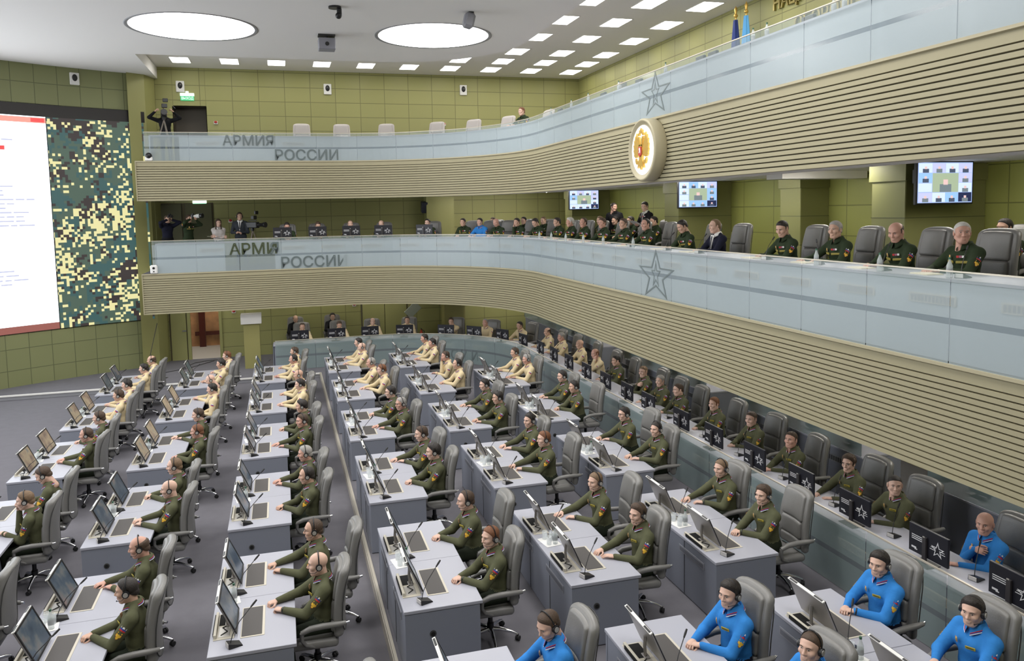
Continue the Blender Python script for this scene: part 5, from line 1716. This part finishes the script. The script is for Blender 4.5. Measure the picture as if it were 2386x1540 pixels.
# photographers, a woman and a camera operator at the end wall of the gallery
def ztilt(o, a):
    o.rotation_euler = (0, 0, a)
a1 = -PI / 2 + 0.55
person(FIG['photo'], 'photographer in a dark blue uniform by the video wall, holding a camera up', (-3.46, 27.5, ZM + 0.02), a1, 'navy', 'short', 'brown', 1, False, 1, 'people standing on the middle gallery')
person(FIG['tele'], 'photographer in dark green aiming a long white lens', (-2.84, 27.5, ZM + 0.02), a1 + 0.25, 'green', 'short', 'brown', 1, False, 1, 'people standing on the middle gallery')
person(FIG['folded'], 'woman with long brown hair, pale sweater and folded arms', (-1.92, 27.5, ZM - 0.14), -PI / 2 + 0.2, 'white', 'long', 'brown', 0, False, 1, 'people standing on the middle gallery')
person(FIG['operator'], 'man in a dark grey suit and tie beside a television camera', (-1.24, 27.5, ZM + 0.06), -PI / 2 - 0.1, 'tv', 'short', 'brown', 1, True, 1, 'people standing on the middle gallery')
def still_camera(loc, rz, lab, long_):
    t = thing('photo_camera', lab, 'camera', loc, rz)
    mb = MB(); mb.box((0, 0, 0), (0.07, 0.15, 0.11), 0, 0.01); mb.box((0, 0, 0.07), (0.06, 0.06, 0.04), 0, 0.01); mb.build('camera_body', m_black, t)
    mb = MB()
    if long_:
        mb.tube([(0.03, 0, 0), (0.12, 0, 0.005), (0.13, 0, 0.005), (0.26, 0, 0.01)], [0.04, 0.045, 0.06, 0.065], 14, 1)
        mb.tube([(0.26, 0, 0.01), (0.36, 0, 0.013)], [0.07, 0.075], 14, 0)
    else:
        mb.tube([(0.03, 0, 0), (0.15, 0, 0.0)], [0.042, 0.045], 14, 0)
    mb.build('lens', [m_black, m_paper], t)
still_camera((-3.46 + 0.25 * math.cos(a1), 27.5 + 0.25 * math.sin(a1), ZM + 1.70), a1, 'black camera held by the photographer in dark blue', False)
still_camera((-2.84 + 0.27 * math.cos(a1 + 0.25), 27.5 + 0.27 * math.sin(a1 + 0.25), ZM + 1.69), a1 + 0.45, 'camera with a long white lens held by the photographer in green', True)
def tv_camera(loc, rz, lab, legs=1.15):
    t = thing('television_camera', lab, 'television camera', loc, rz)
    mb = MB(); mb.box((0, 0, legs + 0.22), (0.46, 0.17, 0.20), 0, 0.02); mb.box((-0.30, 0, legs + 0.22), (0.16, 0.13, 0.22), 0, 0.02); mb.box((0.02, 0, legs + 0.36), (0.34, 0.03, 0.03), 0, 0.008); mb.build('camera_body', m_black, t)
    mb = MB(); mb.tube([(0.22, 0, legs + 0.22), (0.44, 0, legs + 0.22), (0.46, 0, legs + 0.22), (0.54, 0, legs + 0.22)], [0.055, 0.06, 0.085, 0.09], 14); mb.build('lens', m_black, t)
    mb = MB(); mb.box((0.05, 0.03, legs + 0.46), (0.12, 0.16, 0.12), 0, 0.01); mb.box((0.13, 0.06, legs + 0.62), (0.06, 0.15, 0.11), 0, 0.01); mb.build('viewfinder', m_black, t)
    mb = MB(); mb.cyl((0, 0, legs + 0.08), 0.06, 0.10, 12); mb.build('tripod_head', m_black, t)
    for q in range(3):
        an = 2 * PI * q / 3 + 0.6
        mb = MB(); mb.tube([(0, 0, legs + 0.03), (0.42 * math.cos(an), 0.42 * math.sin(an), 0.0)], [0.022, 0.016], 8); mb.build('leg', mat('grey tripod tube', (0.20, 0.17, 0.14), 0.4), t)
    return t
tv_camera((-0.86, 27.35, ZM), -PI / 2 + 0.9, 'black television camera on a tripod beside the man in the grey suit')
# upper gallery: operator with a camera, chairs, one man
person(FIG['raised'], 'camera operator in black on the upper gallery, face behind his camera', (-3.32, 27.3, ZU - 0.02), -PI / 2 + 0.1, 'black', 'short', 'dark', 1, False, 0, 'people on the upper gallery')
tv_camera((-3.30, 26.95, ZU), -PI / 2 + 0.15, 'black television camera in front of the operator on the upper gallery', 1.30)
UZF = 6.70
for n, (x, y, a) in enumerate(((0.82, 27.0, 90), (2.09, 27.0, 86), (3.48, 26.75, 72), (4.99, 26.02, 57), (6.0, 25.22, 46), (6.83, 24.2, 35), (7.55, 22.6, 15), (7.95, 20.8, 0), (7.95, 19.5, 0), (7.95, 18.2, 0), (7.95, 16.9, 0))):
    chair((x, y, UZF), PI + math.radians(a), 'pale covered chair on the upper gallery, %s from the video wall' % ordn[n], 'pale chairs on the upper gallery', False, True)
px, py = place_figure(FIG['apart'], 7.05, 22.95, PI + 0.4)
person(FIG['apart'], 'man in dark green alone on the bend of the upper gallery', (px, py, UZF), PI + 0.4, 'green', 'short', 'red', 0, False, 1, 'people on the upper gallery')
for n, y in enumerate((19.8, 18.3, 17.2, 15.5, 13.4, 10.6, 10.25, 8.8, 8.6)):
    bottle((6.88, y, 7.402), 'white-capped water bottle on the upper gallery desk, %s from the end wall' % ordn[n], 'bottles on the upper gallery desk')
for n, y in enumerate((19.2, 16.4, 14.6, 12.2, 11.8, 9.35)):
    mb = MB(); mb.box((0, 0, 0.055), (0.06, 0.26, 0.11), 0, 0.01); mb.box((0.05, 0, 0.02), (0.16, 0.2, 0.04), 0, 0.01)
    p = ob('desk_telephone', mb.mesh('desk_telephone', m_black)); p.location = (6.92, y, 7.402)
    tag(p, 'black desk telephone on the upper gallery desk, %s from the end wall' % ordn[n], 'telephone', 'telephones on the upper gallery desk')

# ------------------------------------------------------------------ video wall, televisions, emblem, fittings
def emis(name, rgb, s=1.0, rough=0.3):
    return mat(name, (0.02, 0.02, 0.02), rough, emit=s, ecol=rgb)
t = thing('video_wall', 'huge curved video wall with a document window beside green camouflage', 'video wall')
def scr(mb, t0, t1, z0, z1, mi=0, d=0.0, n=None):
    n = n or max(1, int((t1 - t0) / 0.25))
    P = []
    for k in range(n + 1):
        x, y, a = sw(t0 + (t1 - t0) * k / n)
        P.append((x - (0.06 + d) * math.cos(a), y - (0.06 + d) * math.sin(a)))
    return sweep(mb, P, [(P, z0), (P, z1)], mi, True, True)
ZS0, ZS1, TW = 1.70, 7.98, 2.86
mc = bpy.data.materials.new('camouflage picture')
mc.use_nodes = True
nt = mc.node_tree
b = nt.nodes['Principled BSDF']
b.inputs['Base Color'].default_value = (0.02, 0.02, 0.02, 1)
uvn = nt.nodes.new('ShaderNodeTexCoord')
sn = nt.nodes.new('ShaderNodeVectorMath'); sn.operation = 'SNAP'
sn.inputs[1].default_value = (0.078, 0.078, 0.078)
nt.links.new(uvn.outputs['UV'], sn.inputs[0])
def cam_noise(scale, detail, off):
    a = nt.nodes.new('ShaderNodeVectorMath'); a.operation = 'ADD'
    a.inputs[1].default_value = (off, off * 1.7, 0.3)
    nt.links.new(sn.outputs['Vector'], a.inputs[0])
    n = nt.nodes.new('ShaderNodeTexNoise')
    n.inputs['Scale'].default_value = scale
    n.inputs['Detail'].default_value = detail
    n.inputs['Roughness'].default_value = 0.75
    nt.links.new(a.outputs['Vector'], n.inputs['Vector'])
    return n
def step(src, v):
    m = nt.nodes.new('ShaderNodeMath'); m.operation = 'GREATER_THAN'
    nt.links.new(src, m.inputs[0])
    m.inputs[1].default_value = v
    return m.outputs[0]
def mixc(fac, a, c):
    m = nt.nodes.new('ShaderNodeMix'); m.data_type = 'RGBA'
    nt.links.new(fac, m.inputs['Factor'])
    if isinstance(a, tuple): m.inputs['A'].default_value = (*a, 1)
    else: nt.links.new(a, m.inputs['A'])
    m.inputs['B'].default_value = (*c, 1)
    return m.outputs['Result']
wn = nt.nodes.new('ShaderNodeTexWhiteNoise'); wn.noise_dimensions = '2D'
nt.links.new(sn.outputs['Vector'], wn.inputs['Vector'])
n1, n2, n3 = cam_noise(1.3, 5.0, 3.1), cam_noise(1.6, 5.0, 9.7), cam_noise(0.9, 4.5, 17.0)
ad = nt.nodes.new('ShaderNodeMath'); ad.operation = 'MULTIPLY_ADD'
nt.links.new(wn.outputs['Value'], ad.inputs[0]); ad.inputs[1].default_value = 0.34
nt.links.new(n3.outputs['Fac'], ad.inputs[2])
c = mixc(step(n1.outputs['Fac'], 0.50), (0.030, 0.085, 0.085), (0.055, 0.095, 0.07))
c = mixc(step(n2.outputs['Fac'], 0.53), c, (0.028, 0.020, 0.020))
c = mixc(step(ad.outputs[0], 0.755), c, (0.72, 0.67, 0.33))
nt.links.new(c, b.inputs['Emission Color'])
b.inputs['Emission Strength'].default_value = 0.95
mb = MB(); scr(mb, 0.10, TW, ZS0, ZS1); mb.build('camouflage_picture', mc, t)
mb = MB(); scr(mb, 0.06, 26.0, ZS1, 8.32); mb.build('black_border', mat('black screen border', (0.012, 0.009, 0.009), 0.4), t)
mb = MB()
scr(mb, TW + 0.02, 26.0, ZS0 + 0.13, ZS1, 0)
scr(mb, TW + 0.02, 26.0, ZS1 - 0.19, ZS1 - 0.03, 1, 0.004)
scr(mb, TW + 0.06, TW + 0.42, ZS1 - 0.165, ZS1 - 0.05, 2, 0.008)
scr(mb, TW + 0.02, 26.0, ZS0, ZS0 + 0.20, 3, 0.004)
for z in (6.95, 6.65, 3.62, 2.85):
    scr(mb, TW + 0.25, 9.0, z, z + 0.012, 4, 0.004)
rr = random.Random(5)
for z in [5.92 - 0.125 * k for k in range(10)]:
    x = TW + 0.55
    x = TW + 0.45 + rr.uniform(0.0, 0.9)
    while x < TW + 2.6:
        w = rr.uniform(0.16, 0.42)
        scr(mb, x, x + w, z, z + 0.045, 5, 0.004, 1)
        x += w + 0.05
for z in (7.25, 3.48, 3.35, 3.22, 3.1):
    x = TW + 0.75 + rr.uniform(0, 0.5)
    while x < TW + 2.6:
        w = rr.uniform(0.15, 0.4)
        scr(mb, x, x + w, z, z + 0.045, 5, 0.004, 1)
        x += w + 0.06
scr(mb, TW + 1.15, TW + 1.28, 6.98, 7.10, 2, 0.004, 1)
scr(mb, TW + 2.42, 9.0, ZS0 + 0.30, 2.75, 6, 0.004)
mb.build('document_window', [emis('white window', (0.90, 0.95, 1.0), L_WALL), emis('salmon title bar', (0.85, 0.30, 0.24), 1.0), emis('red close button', (0.75, 0.06, 0.06), 1.0), emis('dark red task bar', (0.33, 0.11, 0.09), 0.8),
                                 emis('thin rule', (0.62, 0.68, 0.78), 1.0), emis('small print', (0.50, 0.52, 0.68), 1.0), emis('green block', (0.05, 0.55, 0.10), 0.9)], t)

def television(y, lab, seed):
    t = thing('wall_television', lab, 'television', (9.92, y, 5.29), 0, 'televisions of the middle gallery')
    mb = MB(); mb.box((0, 0, 0), (1.10, 0.06, 0.68), 0, 0.01); mb.build('television_housing', m_black, t)
    mb = MB(); mb.box((0.1, 0.14, 0.05), (0.10, 0.24, 0.20), 0, 0.01); mb.box((-0.48, 0.05, 0.1), (0.08, 0.08, 0.22), 0, 0.01); mb.build('wall_bracket', m_black, t)
    rt = random.Random(seed)
    mb = MB()
    mb.box((0, -0.031, 0), (1.04, 0.004, 0.62), 0)
    def tile(x0, x1, z0, z1, bg, fg):
        mb.box(((x0 + x1) / 2, -0.034, (z0 + z1) / 2), (x1 - x0 - 0.008, 0.004, z1 - z0 - 0.008), bg)
        cx = (x0 + x1) / 2
        h = z1 - z0
        w = (x1 - x0)
        mb.box((cx, -0.037, z0 + h * 0.22), (w * 0.44, 0.003, h * 0.40), fg)
        mb.box((cx, -0.037, z0 + h * 0.52), (w * 0.17, 0.003, h * 0.28), 6)
    X = [-0.51, -0.25, 0.0, 0.25, 0.51]
    Z = [-0.30, -0.15, 0.0, 0.15, 0.30]
    for (i, j) in ((0, 3), (0, 2), (0, 0), (1, 3), (2, 3), (3, 3), (3, 2), (3, 1), (3, 0), (1, 0), (2, 0)):
        tile(X[i], X[i + 1], Z[j], Z[j + 1], (5 if (i, j) == (3, 0) else rt.choice((1, 1, 2, 4))), rt.choice((3, 7)))
    tile(X[1], X[3], Z[1], Z[3], 8, 7)
    mb.box((-0.385, -0.036, -0.075), (0.25, 0.004, 0.13), 1)
    mb.build('video_call_picture', [emis('pale blue', (0.35, 0.47, 0.78), 1.0), emis('white blue', (0.62, 0.74, 1.0), 1.0), emis('sky', (0.30, 0.52, 0.85), 1.0), emis('dark tunic', (0.06, 0.08, 0.13), 1.0), emis('lavender', (0.52, 0.55, 0.85), 1.0),
                                    emis('midnight', (0.012, 0.02, 0.07), 1.0), emis('face', (0.75, 0.52, 0.50), 1.0), emis('tunic', (0.16, 0.20, 0.22), 1.0), emis('sage', (0.36, 0.44, 0.30), 1.0)], t)
television(10.05, 'large wall television over the officers, first from the camera', 1)
television(17.65, 'wall television over the grey-haired officers, middle one of three', 2)
television(25.3, 'small-looking wall television at the bend of the gallery', 3)

# the round crest on the slats of the upper gallery
t = thing('round_crest', 'round backlit crest with a golden two-headed eagle on the slats', 'emblem', (XB - 0.02, 13.55, 6.05), 0)
FM = face(0, 0, 0, 0)
mb = MB(); mb.lathe([(0.0, -0.02), (0.565, -0.02), (0.575, 0.0), (0.575, 0.20), (0.555, 0.225), (0.525, 0.225), (0.505, 0.19), (0.0, 0.19)], 56, 0, FM)
mb.build('disc', m_trim, t)
mb = MB(); mb.lathe([(0.0, 0.196), (0.455, 0.196)], 40, 0, FM); mb.build('glow_plate', emis('backlight glow', (1.0, 0.98, 0.94), 1.5), t)
def relief(name, polys, z0, z1, m, smooth=False):
    mb = MB()
    for p in polys:
        mb.prism(p, z0, z1, 0, FM)
    mb.build(name, m, t)
def mir(p): return [(-x, y) for x, y in p][::-1]
wing = [(0.05, 0.02), (0.10, 0.12), (0.15, 0.20), (0.19, 0.32), (0.215, 0.22), (0.25, 0.27), (0.255, 0.17), (0.295, 0.20), (0.285, 0.10), (0.32, 0.11), (0.295, 0.02), (0.32, 0.01), (0.285, -0.06), (0.30, -0.09), (0.24, -0.13), (0.18, -0.13), (0.10, -0.10), (0.05, -0.06)]
relief('eagle_wing', [wing], 0.20, 0.232, m_gold)
relief('eagle_wing', [mir(wing)], 0.20, 0.232, m_gold)
body = [(0.06, 0.10), (0.075, 0.0), (0.06, -0.16), (0.10, -0.24), (0.13, -0.33), (0.05, -0.29), (0.0, -0.36), (-0.05, -0.29), (-0.13, -0.33), (-0.10, -0.24), (-0.06, -0.16), (-0.075, 0.0), (-0.06, 0.10)]
neck = [(0.015, 0.08), (0.03, 0.18), (0.06, 0.24), (0.10, 0.25), (0.145, 0.215), (0.10, 0.20), (0.085, 0.14), (0.075, 0.06)]
relief('eagle_body', [body, neck, mir(neck)], 0.20, 0.242, m_gold)
claw = [(0.10, -0.20), (0.17, -0.18), (0.22, -0.14), (0.235, -0.19), (0.20, -0.25), (0.14, -0.26)]
relief('eagle_claw', [claw], 0.20, 0.236, m_gold)
relief('eagle_claw', [mir(claw)], 0.20, 0.236, m_gold)
crown = [(-0.055, 0.30), (-0.07, 0.37), (-0.035, 0.345), (0.0, 0.40), (0.035, 0.345), (0.07, 0.37), (0.055, 0.30)]
small = [(0.06, 0.265), (0.05, 0.31), (0.075, 0.295), (0.09, 0.32), (0.105, 0.295), (0.125, 0.305), (0.115, 0.262)]
relief('crown', [crown, small, mir(small)], 0.20, 0.236, m_gold)
relief('red_shield', [[(-0.062, 0.06), (0.062, 0.06), (0.062, -0.08), (0.0, -0.125), (-0.062, -0.08)]], 0.242, 0.256, mat('crest red', (0.50, 0.045, 0.04), 0.5))
relief('silver_rider', [[(-0.03, -0.05), (-0.01, -0.02), (-0.03, 0.02), (-0.01, 0.045), (0.02, 0.03), (0.03, 0.0), (0.035, -0.06), (0.015, -0.03), (0.0, -0.06)]], 0.256, 0.262, m_paper)

# lettering on the side wall of the upper gallery
for i, (body, y, z, lab) in enumerate((('НАЦИОНАЛЬНЫЙ ЦЕНТР', 16.25, 9.42, 'gold raised lettering high on the side wall, upper line'), ('ОБОРОНОЙ РОССИИ', 15.45, 8.80, 'gold raised lettering on the side wall, lower line'))):
    me = text_mesh('raised_lettering', body, 0.42, 0.03, m_goldL, True)
    me.transform(face(XW - 0.03, y, z, 0))
    tag(ob('raised_lettering', me), lab, 'lettering', 'lettering on the side wall')
# flags
for i, (y, cc, lab) in enumerate(((17.30, (0.03, 0.055, 0.24), 'dark blue flag hanging on a gold-tipped pole'), (16.85, (0.12, 0.42, 0.80), 'light blue flag hanging on a gold-tipped pole'))):
    t = thing('standing_flag', lab, 'flag', (10.75, y, ZU + 0.002), 0)
    mb = MB(); mb.cyl((0, 0, 1.45), 0.016, 2.9, 8); mb.cyl((0, 0, 0.03), 0.16, 0.06, 16); mb.build('pole', m_gold, t)
    mb = MB(); mb.sphere((0, 0, 2.90), 0.05, 6); mb.tube([(0, 0, 2.94), (0, 0, 3.05), (0, 0, 3.13)], [0.02, 0.04, 0.004], 8); mb.build('finial', m_gold, t)
    mb = MB()
    vs, fs = [], []
    for a in range(25):
        an = 2 * PI * a / 24
        for k, z in enumerate((0.9, 1.4, 1.9, 2.4, 2.80)):
            r = (0.17 - 0.03 * k) * (1 + 0.28 * math.sin(an * 5 + k * 0.4))
            vs.append((0.9 * r * math.cos(an), r * math.sin(an) - 0.03 * (4 - k) * 0.3, z))
    for a in range(24):
        for k in range(4):
            fs.append((a * 5 + k, a * 5 + 5 + k, a * 5 + 6 + k, a * 5 + k + 1))
    mb.add(vs, fs, 0, True)
    mb.build('flag_cloth', mat('flag cloth %d' % i, cc, 0.7), t)

# small fittings
def speaker(x, y, z, a, lab):
    t = thing('wall_speaker', lab, 'loudspeaker', (x, y, z), 0, 'white wall loudspeakers')
    M = face(0, 0, 0, a)
    mb = MB(); mb.box((0, 0, 0.03), (0.26, 0.36, 0.06), 0, 0.012, M); mb.build('speaker_box', m_paper, t)
    mb = MB(); mb.sphere((0, 0.03, 0.06), (0.075, 0.105, 0.03), 8, 0, M); mb.build('horn', m_black, t)
speaker(-2.96, YW, 9.26, PI / 2, 'white wall loudspeaker above the exit sign')
speaker(1.79, YW, 9.28, PI / 2, 'white wall loudspeaker, middle of the upper end wall')
speaker(6.61, YW, 9.36, PI / 2, 'white wall loudspeaker of the upper end wall toward the crest')
x, y, a = sw(2.0)
speaker(x, y, 9.18, PI / 2 + (a - PI / 2) + PI - PI / 2 if False else a, 'white wall loudspeaker above the video wall')
t = thing('wall_box', 'dark speaker box on the side wall of the upper gallery', 'speaker', (XW - 0.10, 24.5, 8.9), 0)
mb = MB(); mb.box((0, 0, 0), (0.2, 0.3, 0.4), 0, 0.02); mb.build('speaker_box', m_greyB, t)
def exit_sign(x, z, y, lab, s=1.0):
    t = thing('exit_sign', lab, 'exit sign', (x, y, z), 0, 'green exit signs')
    mb = MB(); mb.box((0, -0.03, 0.10), (0.44, 0.06, 0.10), 0, 0.01); mb.box((0, -0.02, 0.18), (0.10, 0.04, 0.07), 0, 0.01); mb.build('sign_housing', emis('lit white housing', (0.85, 1.0, 0.9), 1.0), t)
    mb = MB(); mb.box((0, -0.03, -0.02), (0.42, 0.012, 0.15)); mb.build('sign_plate', emis('lit green', (0.06, 0.55, 0.22), 1.0), t)
    me = text_mesh('sign_lettering', 'ВЫХОД', 0.12, 0.002, emis('lit white letters', (0.75, 1.0, 0.8), 1.1), True)
    me.transform(T(-0.185, -0.038, -0.06) @ Matrix.Rotation(PI / 2, 4, 'X') @ Matrix.Scale(0.83, 4, (1, 0, 0)))
    ob('sign_lettering', me, t)
exit_sign(-2.76, 8.90, YW, 'green lit exit sign above the door of the upper gallery')
exit_sign(-2.55, 5.36, YW, 'green lit exit sign above the doors of the middle gallery')
t = thing('exit_sign', 'green lit exit sign on the side wall beyond the upper glass', 'exit sign', (XW - 0.05, 24.0, 7.9), 0, 'green exit signs')
mb = MB(); mb.box((0, 0, 0), (0.05, 0.5, 0.2)); mb.build('sign_plate', emis('lit green', (0.06, 0.55, 0.22), 1.0), t)
for i, (x, z, lab) in enumerate(((-1.91, 8.09, 'red fire alarm beside the door of the upper gallery'), (5.86, 8.12, 'red fire alarm of the upper end wall behind the chairs'), (-1.64, 1.70, 'red fire alarm beside the open doorway'), (2.43, 1.72, 'red fire alarm above the ring monitors'), (-1.60, 4.80, 'red fire alarm behind the woman on the gallery'))):
    t = thing('fire_alarm', lab, 'fire alarm', (x, YW, z), 0, 'red fire alarms')
    mb = MB(); mb.box((0, -0.03, 0), (0.13, 0.06, 0.10), 0, 0.01); mb.build('alarm_base', m_paper, t)
    mb = MB(); mb.sphere((0, -0.06, 0.02), (0.055, 0.04, 0.04), 6); mb.build('alarm_dome', m_red, t)
t = thing('fire_extinguisher', 'red fire extinguisher standing by the end wall doors', 'fire extinguisher', (4.75, 28.3, ZP + 0.002), 0)
mb = MB(); mb.lathe([(0.0, 0.0), (0.085, 0.0), (0.085, 0.45), (0.03, 0.56), (0.03, 0.60)], 14); mb.build('cylinder_body', mat('extinguisher red', (0.55, 0.05, 0.02), 0.35), t)
mb = MB(); mb.box((0, -0.03, 0.63), (0.03, 0.14, 0.04), 0, 0.005); mb.tube([(0.03, 0, 0.6), (0.11, 0, 0.55), (0.10, 0, 0.2)], 0.012, 6); mb.build('valve', m_black, t)
t = thing('folded_fan', 'pale tilted display board on a stand by the end wall doors', 'display board', (4.45, 28.2, ZP + 0.002), 0)
mb = MB(); mb.box((0, 0, 1.35), (0.55, 0.04, 0.34), 0, 0.01, Matrix.Rotation(-0.0, 4, 'Y') @ T(0, 0, 1.35) @ Matrix.Rotation(-0.75, 4, 'Y') @ T(0, 0, -1.35)); mb.build('board_panel', mat('pale board', (0.30, 0.33, 0.27), 0.4), t)
mb = MB(); mb.cyl((0, 0.03, 0.6), 0.02, 1.2, 8); mb.cyl((0, 0.03, 0.02), 0.2, 0.04, 16); mb.build('pole', m_greyB, t)
t.name = 'display_board'
# ceiling fittings
t = thing('ceiling_projector', 'grey box projector hanging from the main ceiling', 'projector', (1.34, 21.1, 9.5), 0)
mb = MB(); mb.box((0, 0, -0.02), (0.42, 0.30, 0.04), 1, 0.005); mb.cyl((0, 0, -0.07), 0.05, 0.08, 10, 1); mb.box((0, 0, -0.24), (0.42, 0.40, 0.28), 0, 0.015); mb.build('projector_body', [mat('projector grey', (0.25, 0.25, 0.29), 0.5), m_seam], t)
mb = MB(); mb.cyl((0, -0.205, -0.25), 0.05, 0.02, 14, 0, None, 'y'); mb.build('lens', m_black, t)
t = thing('dome_camera', 'black surveillance camera on the main ceiling', 'camera', (1.41, 18.2, 9.5), 0)
mb = MB(); mb.cyl((-0.05, 0, -0.02), 0.14, 0.04, 16); mb.build('mount', m_black, t)
mb = MB(); mb.box((0.04, 0, -0.13), (0.10, 0.14, 0.20), 0, 0.02); mb.sphere((0.02, -0.04, -0.20), 0.07, 8); mb.build('camera_head', m_black, t)
t = thing('ceiling_speaker', 'grey loudspeaker hanging at the rim of the round light', 'loudspeaker', (4.38, 18.06, 9.5), 0)
mb = MB(); mb.box((0, 0, -0.03), (0.12, 0.12, 0.06), 1); mb.box((0, 0, -0.20), (0.24, 0.26, 0.34), 0, 0.05, Matrix.Rotation(0.25, 4, 'Y')); mb.build('speaker_box', [mat('speaker grey', (0.23, 0.23, 0.26), 0.5), m_seam], t)
t = thing('ledge_camera', 'black surveillance camera on the upper gallery ledge by the video wall', 'camera', (-3.62, YB - 0.02, ZU + 0.002), 0)
mb = MB(); mb.box((0, -0.02, 0.06), (0.20, 0.08, 0.12), 0, 0.02); mb.build('mount', m_paper, t)
mb = MB(); mb.sphere((0, -0.03, 0.15), 0.09, 8); mb.build('camera_head', m_black, t)
t = thing('ledge_camera', 'white surveillance camera on the middle gallery ledge by the video wall', 'camera', (-3.66, YB - 0.02, ZM + 0.002), 0)
mb = MB(); mb.box((0, -0.02, 0.13), (0.20, 0.08, 0.26), 0, 0.03); mb.build('camera_head', m_paper, t)
mb = MB(); mb.cyl((0, -0.065, 0.17), 0.035, 0.02, 12, 0, None, 'y'); mb.cyl((0, -0.065, 0.07), 0.02, 0.02, 12, 0, None, 'y'); mb.build('lens', m_black, t)
for i, (y, z, lab) in enumerate(((26.9, 5.0, 'dark box loudspeaker on the pilaster of the middle gallery'),)):
    t = thing('box_speaker', lab, 'loudspeaker', (5.0, YW - 0.35, 5.15), 0)
    mb = MB(); mb.box((0, 0, 0), (0.22, 0.26, 0.40), 0, 0.02, Matrix.Rotation(0.2, 4, 'X')); mb.build('speaker_box', mat('navy box', (0.02, 0.022, 0.035), 0.4), t)
# cables on the floor by the doorway
for i, pts in enumerate(([(-3.2, 27.0, 0.15), (-2.9, 27.9, 0.15), (-2.5, 28.2, 0.15), (-1.9, 28.3, 0.15)], [(-3.9, 27.4, 1.6), (-4.1, 26.9, 0.6), (-3.7, 26.5, 0.15), (-3.0, 27.0, 0.15), (-2.3, 28.1, 0.15)])):
    mb = MB(); mb.tube(pts, 0.010, 6)
    tag(mb.build('floor_cable', m_black), ('thin black cable lying before the doorway', 'black cable hanging from the video wall down to the floor')[i], 'cable')
